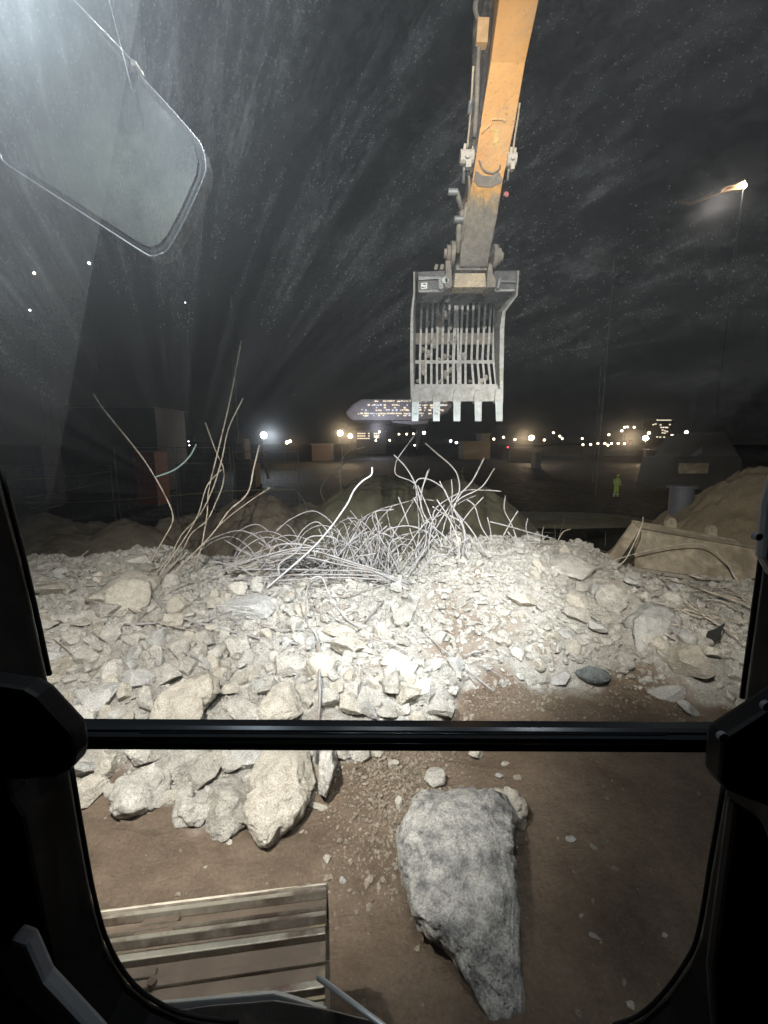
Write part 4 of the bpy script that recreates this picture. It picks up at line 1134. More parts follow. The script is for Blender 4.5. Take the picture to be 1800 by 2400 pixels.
    m1 = nt.nodes.new('ShaderNodeMixShader')
    nt.links.new(math_n(nt, 'ADD', math_n(nt, 'MULTIPLY', math_n(nt, 'ADD', streak, finest), SCAT * .45), SCAT * .6), m1.inputs[0])
    nt.links.new(tr.outputs[0], m1.inputs[1]); nt.links.new(rf.outputs[0], m1.inputs[2])
    m2 = nt.nodes.new('ShaderNodeMixShader')
    nt.links.new(a, m2.inputs[0]); nt.links.new(m1.outputs[0], m2.inputs[1]); nt.links.new(dm.outputs[0], m2.inputs[2])
    nt.links.new(m2.outputs[0], out.inputs[0])
    return m
DUST, SCAT = .25, .030
M_glass = dirty_glass()
def clear_glass():
    m = bpy.data.materials.new('clear_glass'); m.use_nodes = True
    nt = m.node_tree
    for nn in list(nt.nodes):
        if nn.type != 'OUTPUT_MATERIAL': nt.nodes.remove(nn)
    out = [q for q in nt.nodes if q.type == 'OUTPUT_MATERIAL'][0]
    tr = nt.nodes.new('ShaderNodeBsdfTransparent'); gl = nt.nodes.new('ShaderNodeBsdfGlossy'); gl.inputs['Roughness'].default_value = .02
    fr = nt.nodes.new('ShaderNodeFresnel'); fr.inputs[0].default_value = 1.3
    mx = nt.nodes.new('ShaderNodeMixShader'); nt.links.new(fr.outputs[0], mx.inputs[0]); nt.links.new(tr.outputs[0], mx.inputs[1]); nt.links.new(gl.outputs[0], mx.inputs[2])
    nt.links.new(mx.outputs[0], out.inputs[0])
    return m
M_clear = clear_glass()
def pane(name, x0, x1, z0, z1, label):
    V = [(x0, YW + .006, z0), (x1, YW + .006, z0), (x1, YW + .006, z1), (x0, YW + .006, z1), (x0, YW, z0), (x1, YW, z0), (x1, YW, z1), (x0, YW, z1)]
    me = bpy.data.meshes.new(name)
    me.from_pydata(V, [], [(3, 2, 1, 0), (4, 5, 6, 7), (0, 1, 5, 4), (1, 2, 6, 5), (2, 3, 7, 6), (3, 0, 4, 7)])
    me.materials.append(M_glass); me.materials.append(M_clear)
    for i, p in enumerate(me.polygons): p.material_index = 0 if i == 0 else 1
    o = link_mesh(name, me, EX); o['label'] = label
    return o
zb = wp(900, 1735).z
pane('windscreen', -1.4, 1.4, zb + .002, zb + 2.1, 'dusty upper windscreen with wiper smears')
pane('lower_window', -.8, .8, zb - .75, zb - .004, 'cleaner lower front window')

# mirror outside the glass
def mirror():
    Ym = 1.02
    out = [(2, 362), (20, 330), (75, 215), (150, 80), (175, 45), (205, 45), (232, 72), (290, 138), (330, 180), (400, 255), (450, 312), (474, 345), (483, 385), (478, 420), (440, 505), (405, 570), (385, 594), (360, 602), (335, 592), (200, 505), (60, 415), (12, 382)]
    c = atY(250, 330, Ym)
    yaw = .55
    mb = MB(); pts = [wp(x, y, Ym) for x, y in out]
    mb.prism(pts, (0, .045, 0))
    o = mb.build('mirror', M_mirf, EX, bevel=.008, smooth=False)
    o['label'] = 'dusty rear view mirror outside the upper left windscreen'
    cc = sum(pts, Vector()) / len(pts)
    inn = [p + (cc - p) * .085 + Vector((0, -.003, 0)) for p in pts]
    mb = MB(); mb.prism([p + Vector((0, .0015, 0)) for p in inn], (0, -.002, 0)); mb.build('mirror_glass', M_mir, o)
    mb = MB(); mb.tube(spline([p + Vector((0, -.002, 0)) for p in pts[-6:] + pts[:1]], 4), .0022, 8); mb.tube(spline([p + Vector((0, -.002, 0)) for p in pts[7:19]], 4), .0016, 8)
    mb.build('mirror_rim', M_rim, o, smooth=True)
    mb = MB(); mb.tube([wp(310, 145, Ym - .012), wp(160, -10, Ym - .01), wp(60, -120, Ym - .01)], .003, 10); mb.build('mirror_stay', M_rim, EX, smooth=True)
    mb = MB(); mb.tube([wp(250, -20, Ym - .02), wp(291, 140, Ym - .03), wp(325, 270, Ym - .02)], .0009, 8); mb.build('reflection_line', M_rim, EX, smooth=True)  # thin tube stands in for a reflected line on the glass
    mb = MB(); p = wp(312, 146, Ym - .02); mb.cyl(p, p + Vector((0, .03, 0)), .006, 12); mb.build('bolt', M_whitepart, EX)  # pale bolt put in for the glint at the end of the stay
M_mirf = plain('mirror_housing', (.02, .021, .021), .6, 0, .2, 5)
M_mir = plain('dusty_mirror_glass', (.045, .052, .046), .6, 0, .5, 9, (.12, .125, .10), .45, .1)
M_rim = plain('mirror_rim_chrome', (.25, .26, .26), .35, .4, .1, 20)
mirror()

# --- arm
DB = 6.5          # depth of the bucket along the view
def ap(px, py, d=None):
    if d is None: d = 6.5 - (622 - py) / 622 * 2.0
    return cp(px, py, d)
arm_l = [(1078, 625), (1079, 587), (1090, 500), (1107, 426), (1126, 294), (1150, 147), (1170, 0), (1190, -160)]
arm_r = [(1143, 625), (1146, 602), (1164, 514), (1178, 426), (1206, 294), (1231, 147), (1263, 0), (1294, -160)]
def arm_section(lo, hi, name, mat, parent, bev=.012):
    L = arm_l[lo:hi + 1]; Rr_ = arm_r[lo:hi + 1]
    V, Fs = [], []
    for (a, b) in zip(L, Rr_):
        dn = 6.5 - (622 - (a[1] + b[1]) / 2) / 622 * 2.0
        for q, dd_ in ((a, 0), (b, 0), (b, .55), (a, .55)):
            p = cp(q[0], q[1], dn) + Vector((0, dd_, dd_ * .35)); V.append(p)
    m = len(L)
    for i in range(m - 1):
        for k in range(4):
            q = (k + 1) % 4
            Fs.append((i * 4 + k, i * 4 + q, (i + 1) * 4 + q, (i + 1) * 4 + k))
    Fs += [(3, 2, 1, 0), tuple((m - 1) * 4 + k for k in range(4))]
    mb = MB(); mb.add(V, Fs)
    return mb.build(name, mat, parent, bevel=bev)
arm = arm_section(3, 7, 'arm', M_orange, EX)
arm['label'] = 'orange dipper arm coming down from above'
arm_section(0, 3, 'arm_nose', M_mud, arm, .01)['label'] = 'mud-covered lower end of the arm'
mb = MB(); mb.prism([ap(x, y) + Vector((0, -.012, 0)) for x, y in [(1110, 424), (1114, 400), (1130, 412), (1150, 414), (1168, 402), (1176, 418), (1178, 428), (1150, 440), (1120, 438)]], (0, .03, 0)); mb.build('weld_collar', M_mudgrey, arm, bevel=.004)
def strip(name, pts, r, mat, parent, off=0, n=8):
    mb = MB(); mb.tube(spline([ap(x, y) + Vector((0, off, 0)) for x, y in pts], 5), r, n)
    return mb.build(name, mat, parent, smooth=True)
# plate marks on the face of the arm
def plate(name, poly, mat, parent, off=-.006, t=.012):
    mb = MB(); mb.prism([ap(x, y) + Vector((0, off, 0)) for x, y in poly], (0, t, 0)); return mb.build(name, mat, parent, bevel=.002)
plate('slot_cover', [(1155, 304), (1170, 304), (1168, 312), (1164, 350), (1157, 350), (1158, 312)], plain('pale_yellow', (.85, .62, .22), .5), arm, -.014, .02)
plate('slot', [(1156, 350), (1166, 350), (1163, 392), (1146, 392), (1149, 365)], M_hose, arm, -.008, .014)
plate('red_mark', [(1136, 329), (1142, 329), (1137, 366), (1131, 366)], M_red, arm, -.006, .008)
strip('grease_line', [(1128, 314), (1150, 292), (1152, 282), (1180, 282), (1180, 287)], .012, plain('pale_orange', (.85, .55, .25), .5), arm, -.012)
strip('hook_guard', [(1122, 378), (1132, 400), (1150, 408), (1168, 400), (1172, 388)], .012, M_mudgrey, arm, -.02)
# side gear left: hoses, pipes, box
strip('hose', [(1150, -150), (1140, 0), (1128, 120), (1122, 220), (1116, 300), (1108, 360), (1103, 400)], .045, M_hose, arm, .08)
strip('hose', [(1138, -150), (1128, 0), (1116, 60), (1114, 150), (1112, 220), (1106, 290), (1100, 350)], .036, M_hose, arm, .02)
strip('hose', [(1128, -150), (1120, -20), (1114, 20), (1124, 60), (1120, 140), (1117, 240), (1112, 320)], .030, M_mudgrey, arm, .0)
strip('hose', [(1160, -150), (1152, 0), (1142, 120), (1132, 220), (1122, 320), (1112, 400)], .040, M_hose, arm, .05)
strip('grease_pipe', [(1108, 160), (1104, 230), (1099, 300), (1094, 350)], .013, M_cream, arm, -.03)
strip('pipe_joint', [(1102, 240), (1098, 272)], .024, M_galv, arm, -.03)
strip('grease_pipe', [(1217, 244), (1213, 276), (1206, 320), (1201, 360)], .012, M_cream, arm, -.02)
plate('valve_cover', [(1116, 60), (1142, 61), (1138, 118), (1112, 117)], plain('peach_cover', (.72, .45, .22), .5), arm, -.10, .10)
def blob(name, px, py, sx, sy, mat, parent, off=0, seed=0, dep=None):
    d = 6.5 - (622 - py) / 622 * 2.0 if dep is None else dep
    g = random.Random(seed)
    mb = MB(); c = ap(px, py, d) + Vector((0, off, 0)); a, b = sx * d / F, sy * d / F
    mb.cyl(c + Vector((-a * .5, 0, 0)), c + Vector((a * .5, 0, 0)), b * .34, 12)
    mb.box(c + Vector((0, .01, b * .1)), (a * .7, b * .5, b * .8), Euler((0, .15, 0)))
    mb.box(c + Vector((a * .1, -.02, -b * .35)), (a * .4, b * .3, b * .5))
    mb.cyl(c + Vector((0, -b * .4, -b * .1)), c + Vector((0, b * .3, -b * .1)), a * .22, 10)
    return mb.build(name, mat, parent, bevel=.004)
blob('hose_clamp', 1094, 368, 32, 44, M_whitepart, arm, 0, 1)
blob('hose_clamp', 1198, 374, 22, 42, M_whitepart, arm, 0, 2)
strip('fitting', [(1192, 396), (1189, 425)], .018, M_galv, arm, -.01)
strip('fitting', [(1088, 390), (1086, 430)], .022, M_galv, arm, .0)
blob('tow_eye', 1186, 456, 11, 12, plain('pink_cap', (.6, .2, .2), .5), arm, 0, 3)
strip('hose', [(1098, 390), (1102, 430), (1098, 470), (1092, 520)], .018, M_mudgrey, arm, .05)
# bucket linkage at the left of the nose
lk = MB()
for a, b, r in (((1058, 450), (1074, 440), .03), ((1070, 440), (1084, 486), .035), ((1084, 486), (1082, 520), .03), ((1078, 516), (1074, 590), .04), ((1096, 470), (1084, 560), .03)):
    lk.cyl(ap(*a) + Vector((0, .05, 0)), ap(*b) + Vector((0, .05, 0)), r, 10)
lk.build('tipping_link', M_mudgrey, arm, smooth=True)
for (x, y) in ((1056, 450), (1070, 514)):
    mb = MB(); c = ap(x, y); mb.cyl(c + Vector((-.035, 0, 0)), c + Vector((.10, 0, 0)), .045, 16); mb.build('link_pin', M_galv, arm, bevel=.006)
for (x, y, s) in ((1060, 595, -1), (1158, 602, 1)):
    mb = MB(); c = ap(x, y, 6.5)
    for e, rr in ((0, .17), (.06 * s, .12), (.10 * s, .07)):
        mb.cyl(c + Vector((e - .03, 0, 0)), c + Vector((e + .03, 0, 0)), rr, 24)
    mb.build('arm_pin', M_mudgrey, arm, bevel=.006)

# --- skeleton bucket
def bz(u, v, d=DB, dy=0): return cp(900 + u / 4.1475, 550 + v / 4.1475, d) + Vector((0, dy, 0))
bucket = MB()
bucket.prism([bz(u, v) for u, v in [(300, 1452), (1100, 1452), (1158, 1620), (265, 1620)]], (0, .05, .0))
bucket = bucket.build('bucket', M_bucket, EX, bevel=.006)
bucket['label'] = 'slatted skeleton bucket with five teeth, open side toward the cab'
# the shell is a curved sheet of bars: depth dy grows from lip (0) to back
def shell_dy(v):   # v in zoom units; lip at 1620, top at 640
    t = (1620 - v) / 980
    return .05 + 1.15 * math.sin(min(1, max(0, t)) * math.pi * .62)
def bend(u0, u1, v, off=0):
    """point on the shell; because it lies deeper, shift pixel so that it still shows at (u,v)"""
    d = DB + shell_dy(v) + off
    return cp(900 + u0 / 4.1475, 550 + v / 4.1475, d)
bars = [350, 405, 460, 515, 565, 620, 675, 722, 742, 792, 850, 905, 957, 1010, 1060]
bars_top = [368, 425, 478, 527, 580, 640, 700, 712, 765, 818, 872, 930, 988, 1042, 1078]
for k, (ub, ut) in enumerate(zip(bars, bars_top)):
    vs = [1470, 1400, 1300, 1200, 1100, 1000, 900, 800, 720, 650]
    ubot = 350 + (ub - 350) * 1.045 if ub > 800 else ub
    W = []
    for v in vs:
        t = (1470 - v) / 820
        u = ubot + (ub - ubot) * min(1, t * 3) if t < .33 else ub + (ut - ub) * ((t - .33) / .67)
        W.append((u, v))
    hw = 10.5 if ub != 675 else 14
    V, Fs = [], []
    for (u, v) in W:
        for du, off in ((-hw, 0), (hw, 0), (hw, .10), (-hw, .10)):
            V.append(bend(u + du, 0, v, off))
    for i in range(len(W) - 1):
        for q in range(4):
            p_ = (q + 1) % 4
            Fs.append((i * 4 + q, i * 4 + p_, (i + 1) * 4 + p_, (i + 1) * 4 + q))
    Fs += [(3, 2, 1, 0), tuple((len(W) - 1) * 4 + q for q in range(4))]
    mb = MB(); mb.add(V, Fs); mb.build('grille_bar', M_bars, bucket)
for v0, v1, off, mt in ((955, 1065, .11, M_mudgrey), (1220, 1252, .02, M_bars)):
    V = [bend(300, 0, v0, off), bend(1075, 0, v0, off), bend(1080, 0, v1, off), bend(300, 0, v1, off)]
    mb = MB(); mb.prism(V, (0, .03, 0)); mb.build('cross_strap', mt, bucket, bevel=.004)
# side plates: outer edge front, depth to the shell
def side(poly_f, inner, name='side_plate'):
    V, Fs = [], []
    m = len(poly_f)
    for (u, v), ui in zip(poly_f, inner):
        dy = shell_dy(v) + .06
        a = bz(u, v); b = bz(ui[0], v)                      # rim thickness at the front
        c_ = cp(900 + (ui[1]) / 4.1475, 550 + v / 4.1475, DB + dy); e = cp(900 + (ui[1] + (10 if ui[1] > 700 else -10)) / 4.1475, 550 + v / 4.1475, DB + dy)
        V += [a, b, c_, e]
    for i in range(m - 1):
        for q in range(4):
            p_ = (q + 1) % 4
            Fs.append((i * 4 + q, i * 4 + p_, (i + 1) * 4 + p_, (i + 1) * 4 + q))
    Fs += [(3, 2, 1, 0), tuple((m - 1) * 4 + q for q in range(4))]
    mb = MB(); mb.add(V, Fs)
    return mb.build(name, M_bucket, bucket, bevel=.004)
side([(285, 360), (285, 560), (262, 740), (256, 900), (253, 1200), (256, 1450), (262, 1640)], [(300, 330), (302, 325), (285, 312), (285, 310), (285, 305), (290, 300), (300, 300)])
side([(1317, 350), (1300, 590), (1240, 670), (1182, 750), (1170, 900), (1165, 1200), (1160, 1450), (1158, 1640)], [(1300, 1090), (1285, 1090), (1215, 1080), (1150, 1070), (1128, 1065), (1122, 1070), (1125, 1085), (1130, 1100)])
# top box and gusseted ears
def bplate(name, poly, d, t, mat, bev=.004, parent=None):
    mb = MB(); mb.prism([bz(u, v, DB + d) for u, v in poly], (0, t, 0)); return mb.build(name, mat, parent or bucket, bevel=bev)
bplate('top_beam', [(330, 360), (600, 350), (600, 545), (330, 555)], .10, .55, M_bucket_d)
bplate('top_beam', [(1070, 350), (1296, 355), (1280, 545), (1070, 545)], .10, .55, M_bucket_d)
bplate('top_rail', [(335, 405), (560, 405), (560, 425), (335, 440)], .06, .06, M_galv)
bplate('top_rail', [(1100, 440), (1285, 445), (1282, 465), (1100, 460)], .06, .06, M_galv)
bplate('top_rail', [(340, 540), (570, 535), (570, 555), (340, 560)], .06, .05, M_bucket)
bplate('top_rail', [(1080, 530), (1275, 530), (1270, 550), (1080, 550)], .06, .05, M_bucket)
bplate('stiffener', [(530, 420), (572, 415), (580, 520), (550, 532), (528, 520)], .0, .10, M_galv)
bplate('stiffener', [(1115, 415), (1145, 425), (1120, 520), (1095, 520)], .0, .10, M_galv)
bplate('back_plate', [(330, 556), (1080, 556), (1075, 655), (335, 655)], 1.05, .05, M_bucket_d)
bplate('ear_plate', [(600, 250), (650, 250), (665, 500), (640, 520), (590, 510), (575, 420), (600, 380)], -.02, .35, M_mudgrey)
bplate('ear_plate', [(1020, 270), (1050, 290), (1060, 380), (1085, 440), (1080, 510), (1000, 512), (1000, 420)], -.02, .35, M_mudgrey)
bplate('pin_block', [(690, 372), (985, 372), (995, 510), (680, 512)], -.05, .28, M_cream, .014)
bplate('pin_bar', [(700, 290), (1010, 290), (1000, 345), (700, 345)], .05, .25, M_mudgrey, .01)  # mud-grey bar above the pin block
stk = bplate('sticker', [(360, 470), (420, 466), (420, 528), (360, 530)], .085, .004, M_sticker, 0)
st = MB()
for poly in ([(372, 486), (385, 474), (400, 474), (411, 488)], [(366, 506), (378, 506), (378, 520), (366, 520)], [(382, 506), (392, 506), (392, 520), (382, 520)], [(397, 506), (412, 506), (412, 511), (397, 511)], [(397, 515), (408, 515), (408, 520), (397, 520)]):
    st.prism([bz(u, v, DB + .082) for u, v in poly], (0, .002, 0))
st.build('sticker_print', M_ink, bucket)
for u, r in ((590, .05), (612, .035)):
    mb = MB(); c = bz(u, 440, DB - .03); mb.cyl(c, c + Vector((0, .06, 0)), r, 14); mb.build('bolt', M_galv, bucket, bevel=.004)
mb = MB()
for u in (505, 560): 
    c = bz(u, 320, DB + .1); mb.box(c, (.05, .06, .08), Euler((0, .3, 0)))
mb.build('lifting_lug', M_mudgrey, bucket, bevel=.005)
# teeth
for u in (308, 512, 710, 915, 1118):
    s = (u - 710) * .012
    mb = MB()
    mb.prism([bz(a, b, DB - .05) for a, b in [(u - 20 - s, 1500), (u + 18 - s, 1500), (u + 40, 1580), (u + 42, 1636), (u - 38, 1636), (u - 40, 1580)]], (0, .12, 0))
    ad = mb.build('tooth_adapter', M_bucket, bucket, bevel=.008)
    V = [bz(u - 36, 1625, DB - .06), bz(u + 36, 1625, DB - .06), bz(u + 32 + s, 1814, DB - .03), bz(u - 34 + s, 1814, DB - .03),
         bz(u - 36, 1625, DB + .10), bz(u + 36, 1625, DB + .10), bz(u + 32 + s, 1814, DB + .0), bz(u - 34 + s, 1814, DB + .0)]
    mb = MB(); mb.add(V, [(0, 1, 2, 3), (7, 6, 5, 4), (0, 4, 5, 1), (1, 5, 6, 2), (2, 6, 7, 3), (3, 7, 4, 0)])
    mb.prism([bz(u - 16, 1700, DB - .062), bz(u + 14, 1700, DB - .062), bz(u + 14, 1740, DB - .055), bz(u - 16, 1740, DB - .055)], (0, -.008, 0))
    mb.build('tooth', M_tooth, bucket, bevel=.006)
# stones stuck between the bars
STUCK = [(545, 880, 70, 110), (605, 780, 55, 60), (980, 905, 38, 38), (640, 900, 34, 60), (432, 865, 40, 40), (480, 1050, 45, 100), (375, 1112, 38, 48), (440, 1165, 44, 60), (655, 1055, 70, 34), (915, 1015, 32, 60),
      (592, 1190, 34, 44), (640, 1190, 36, 40), (540, 1215, 30, 32), (768, 1180, 44, 70), (385, 1300, 42, 110), (648, 1310, 34, 46), (715, 1290, 36, 60), (600, 1360, 50, 60), (548, 1430, 34, 36), (838, 1428, 32, 38), (948, 1420, 40, 44), (992, 1395, 36, 40), (330, 1425, 30, 30), (700, 1010, 30, 40), (545, 790, 50, 50)]
for k, (u, v, a, b) in enumerate(STUCK):
    p = bend(u, 0, v, .02); d = DB + shell_dy(v)
    o = link_mesh('stone', PROTO['broken_concrete_warm' if k % 3 == 0 else 'broken_concrete'][k % 8])
    o.location = p; s = d / F / 4.1475 / 2 / .82
    o.scale = (a * s, .06, b * s); o.rotation_euler = (0, rng.uniform(-.3, .3), 0)
    row = 'above the wide strap' if v < 950 else 'on the wide strap' if v < 1070 else 'between the two straps' if v < 1225 else 'below the narrow strap' if v < 1390 else 'just above the lip plate'
    side_ = 'left side' if u < 500 else 'left of the middle' if u < 660 else 'middle' if u < 800 else 'right side'
    size = 'large' if a * b > 3500 else 'tiny' if a * b < 1300 else 'small'
    tag(o, f'{size} pale stone in the bucket bars, {side_}, {row}', 'stone', 'stones wedged in the bucket bars')

# --- track under the cab at the left
TY = R(7)
tp0 = atZ(765, 2088, 1.10)              # far right corner of the top run
fwd = Vector((-math.sin(TY), math.cos(TY), 0)); rgt = Vector((math.cos(TY), math.sin(TY), 0))
Wt = 1.25
track = MB()
cen = tp0 - rgt * (Wt / 2)
for s in (.18, .82):
    c0 = tp0 - rgt * (Wt * s) - fwd * .35
    track.box(c0 + Vector((0, 0, -.38)) - fwd * .4, (.10, 1.5, .5), Euler((0, 0, TY)))
track = track.build('track', M_mudgrey, EX)
track['label'] = 'steel crawler track with ribbed shoes, left of the cab front'
pitch = .20
def shoe_mesh():
    mb = MB()
    mb.box((0, 0, 0), (Wt, pitch * .92, .022))
    for yy, hh in ((-.072, .030), (.004, .016), (.074, .030)):
        mb.box((0, yy, .011 + hh / 2), (Wt * .998, .022, hh))
    mb.box((0, pitch * .52, -.012), (Wt * .97, .03, .016))
    for xx in (-.30, .02):
        mb.box((xx, -.035, .020), (.13, .028, .02)); mb.box((xx, .034, .020), (.13, .030, .02))
    me_o = mb.build('track_shoe', M_track, bevel=.004)
    me = me_o.data
    bpy.data.objects.remove(me_o)
    me.materials.append(M_trackrib); me.materials.append(M_mudplate)
    for p in me.polygons:
        zc = p.center.z
        p.material_index = 1 if zc > .036 else 2 if (zc > .009 and p.normal.z > .7) else 0
    return me
sm = shoe_mesh()
Rw = .47
path = []
for k in range(8): path.append((-(k * pitch) - .24, 0, 0))
for k in range(1, 8):
    a = k * pitch / Rw
    path.append((-.24 + Rw * math.sin(a), Rw * math.cos(a) - Rw, -a))
wo = world_of(track)
for s, dz, a in path:
    o = link_mesh('track_shoe', sm, track)
    c = cen + fwd * (s) + Vector((0, 0, dz))
    o.location = c - wo
    o.rotation_euler = Euler((a, 0, TY))
# bolts and openings in the shoes
for s in (-.24, -.24 - pitch):
    for t in (.0,):
        for off in (.43, .52):
            c = tp0 - rgt * (Wt * off) + fwd * s + Vector((0, 0, .03))
            mb = MB(); mb.cyl(c, c + Vector((0, 0, .012)), .014, 8); mb.build('track_bolt', M_track, track)
            
# step and hand rail under the window
mb = MB(); mb.tube([cp(745, 2290, 1.05), cp(905, 2410, .95), cp(960, 2460, .93)], .006, 8); mb.build('hand_rail', M_galv, EX, smooth=True)
mb = MB(); mb.prism([cp(x, y, 1.02) for x, y in [(330, 2382), (480, 2358), (640, 2345), (760, 2365), (900, 2400), (1000, 2450), (300, 2520)]], (0, .02, -.03)); mb.build('step_plate', M_hose, EX, bevel=.004)
mb = MB(); mb.prism([cp(x, y, 1.06) for x, y in [(370, 2352), (640, 2328), (690, 2342), (765, 2368), (600, 2370), (400, 2386)]], (0, .02, -.02)); mb.build('step_edge', M_galv, EX, bevel=.004)

# --- work lights and added fill lamps (housings + the light they give)
for name, loc, tgt, watt, cone, blend, colr, rad in LAMPS:
    L = bpy.data.lights.new(name.replace(' ', '_'), 'SPOT')
    L.energy = watt; L.spot_size = R(cone); L.spot_blend = blend; L.color = colr; L.shadow_soft_size = rad
    o = bpy.data.objects.new('work_light_beam', L); COL.objects.link(o)
    o.location = loc
    dirv = (Vector(tgt) - Vector(loc)).normalized()
    o.rotation_euler = dirv.to_track_quat('-Z', 'Y').to_euler()
    q = dirv.to_track_quat('-Z', 'Y').to_matrix()
    mb = MB(); c = Vector(loc) - dirv * .07
    mb.box(c, (.16, .10, .05), q)
    mb.box(c - dirv * .04, (.12, .07, .03), q)
    mb.build('work_or_fill_light', M_black, EX, bevel=.006)
for loc, tgt, watt, size, colr in EDGE:
    L = bpy.data.lights.new('fill_light', 'AREA'); L.shape = 'DISK'; L.size = size; L.energy = watt; L.color = colr
    o = bpy.data.objects.new('fill_beam', L); COL.objects.link(o); o.location = loc
    dirv = (Vector(tgt) - Vector(loc)).normalized()
    o.rotation_euler = dirv.to_track_quat('-Z', 'Y').to_euler()
    mb = MB(); mb.box(Vector(loc) - dirv * .04, (.14, .10, .05), dirv.to_track_quat('-Z', 'Y').to_matrix()); mb.build('work_or_fill_light', M_black, EX, bevel=.006)  # box behind each added fill lamp

# ------------------------------------------------------------------ black scrap
b = hit(1655, 1510)
mb = MB(); pts = [(-.22, -.14), (-.12, -.02), (-.05, .02), (.0, .12), (.10, .15), (.22, .22), (.16, .12), (.14, .02), (.06, -.02), (.02, -.12), (-.08, -.14), (-.15, -.2)]
mb.prism([b + Vector((x * 1.0, -.05 + z * .3, .06 + z * .9)) for x, z in pts], (.01, .03, .0))
tag(mb.build('rubber_scrap', M_rag, bevel=.004), 'torn scrap of black rubber stuck in the rubble by the right pillar', 'rubber scrap')

# ------------------------------------------------------------------ soil piles
def pile(name, cx, cy, rx, ry, h, z0, mat, label, seed, peaks=((0, 0, 1, 1),), n=150, lean=0, cat='dirt pile', sharp=1.3):
    u = np.linspace(-1.25, 1.25, n)
    X, Y = np.meshgrid(u, u); X = X.ravel(); Y = Y.ravel()
    Z = np.zeros_like(X)
    for (a, b, hh, s) in peaks:
        rr = np.sqrt(((X - a) / s) ** 2 + ((Y - b) / s) ** 2)
        Z = np.maximum(Z, hh * np.clip(1 - rr, 0, 1) ** (1 / sharp) * (1 - .25 * np.clip(1 - rr, 0, 1)) / .75)
    nz = fbm(np.stack([X * 3, Y * 3, X * 0], 1), seed, 5, .55)
    edge = np.clip(Z * 5, 0, 1)
    Z = Z + nz * .09 * edge + np.abs(fbm(np.stack([X * 14, Y * 14, X * 0], 1), seed + 9, 3, .6)) * .035 * edge
    V = np.stack([X * rx, Y * ry, Z * h - .08], 1)
    i = np.arange(n * n).reshape(n, n)
    Fc = np.stack([i[:-1, :-1].ravel(), i[:-1, 1:].ravel(), i[1:, 1:].ravel(), i[1:, :-1].ravel()], 1)
    o = link_mesh(name, np_mesh(name, V, Fc, mat, True), loc=(cx, cy, z0))
    return tag(o, label, cat)
pile('dirt_pile', .2, 15, 4.6, 4, 3.0, -1.2, M_pile3, 'twin-peaked olive soil pile behind the tangle of rods', 3, peaks=((-.05, 0, .97, .85), (.55, .05, .93, .7), (-.62, 0, .62, .5)))
pile('dirt_pile', -5.2, 13.5, 3.4, 3.5, 2.7, -1.2, M_pile, 'brown soil pile behind the left sheaf of rods', 4, peaks=((.35, 0, .95, .75), (-.3, .1, .7, .8)))
pile('dirt_pile', -10.0, 12.5, 4.4, 3.6, 2.0, -1.2, M_pile, 'low dark soil bank at the far left', 5, peaks=((0, 0, .9, 1), (.5, 0, .85, .6)))
pile('dirt_pile', 11.8, 13.0, 5.2, 4.0, 3.6, -1.2, M_pile2, 'pale sandy mound rising at the right edge', 6, peaks=((.15, 0, .98, .95), (-.35, 0, .55, .6)), cat='sand mound')
pile('dirt_pile', 5.4, 10.6, 3.0, 1.6, 1.25, -1.2, M_pile2, 'low strip of brown rubble soil left of the beige bucket', 7, peaks=((-.3, 0, .8, .9), (.4, 0, .8, .7)), cat='soil bank')
pile('dirt_pile', 3.0, 22, 12, 3.0, .9, -1.25, M_pile3, 'long low soil ridge before the dark yard', 8, peaks=((-.4, 0, .8, .6), (.3, 0, .7, .7)), cat='soil ridge')

# beige bucket lying at the right
BX = empty('digging_bucket', cp(1630, 1330, 8.6), 'large beige dust-covered digging bucket lying face down at the right', 'bucket')
def q6(u, v, d): return cp(*z6(u, v), d)
d1, d2 = 8.4, 9.0
mb = MB(); mb.prism([q6(835, 935, d1 + .25), q6(1640, 1075, d1 + .1), q6(1610, 1250, d1 - .15), (q6(1300, 1320, d1 - .15)), q6(800, 1190, d1 - .05), q6(800, 1080, d1 + .1)], (0, .05, 0)); mb.build('face_plate', M_beige, BX, bevel=.01)
mb = MB(); mb.prism([q6(795, 885, d1 + .35), q6(840, 930, d1 + .2), q6(670, 1185, d1), q6(585, 1175, d1 + .1)], (.0, .06, .0)); mb.build('side_plate', M_beige, BX, bevel=.01)
mb = MB(); mb.prism([q6(790, 882, d1 + .3), q6(830, 935, d1 + .15), q6(1640, 1078, d1 + .02), q6(1660, 1050, d1 + .2), q6(1560, 1030, d1 + .25)], (0, .12, -.02)); mb.build('top_lip', M_beige, BX, bevel=.015)
mb = MB(); mb.prism([q6(840, 945, d1 + .2), q6(1600, 1078, d1 + .1), q6(1600, 1078, d2 + 1.0), q6(860, 940, d2 + 1.2)], (0, .0, -.04)); mb.build('back_plate', M_beige, BX, bevel=.01)
mb = MB(); mb.prism([q6(590, 1160, d1 - .05), q6(800, 1188, d1 - .15), q6(1560, 1310, d1 - .3), q6(1560, 1330, d1 - .3), q6(800, 1215, d1 - .15), q6(585, 1190, d1 - .05)], (0, .08, 0)); mb.build('cutting_edge', M_mudgrey, BX, bevel=.01)
for (u, v) in ((1035, 905), (1300, 955)):
    mb = MB(); c = q6(u, v, d1 + .4); 
    mb.prism([c + Vector((x, 0, z)) for x, z in ((-.11, -.12), (-.09, .06), (-.03, .13), (.05, .12), (.10, .04), (.12, -.12))], (0, .10, 0))
    mb.build('lug', M_beige, BX, bevel=.012)
    mb = MB(); mb.cyl(c + Vector((0, -.03, .03)), c + Vector((0, .13, .03)), .045, 14); mb.build('lug_bush', M_mudgrey, BX)

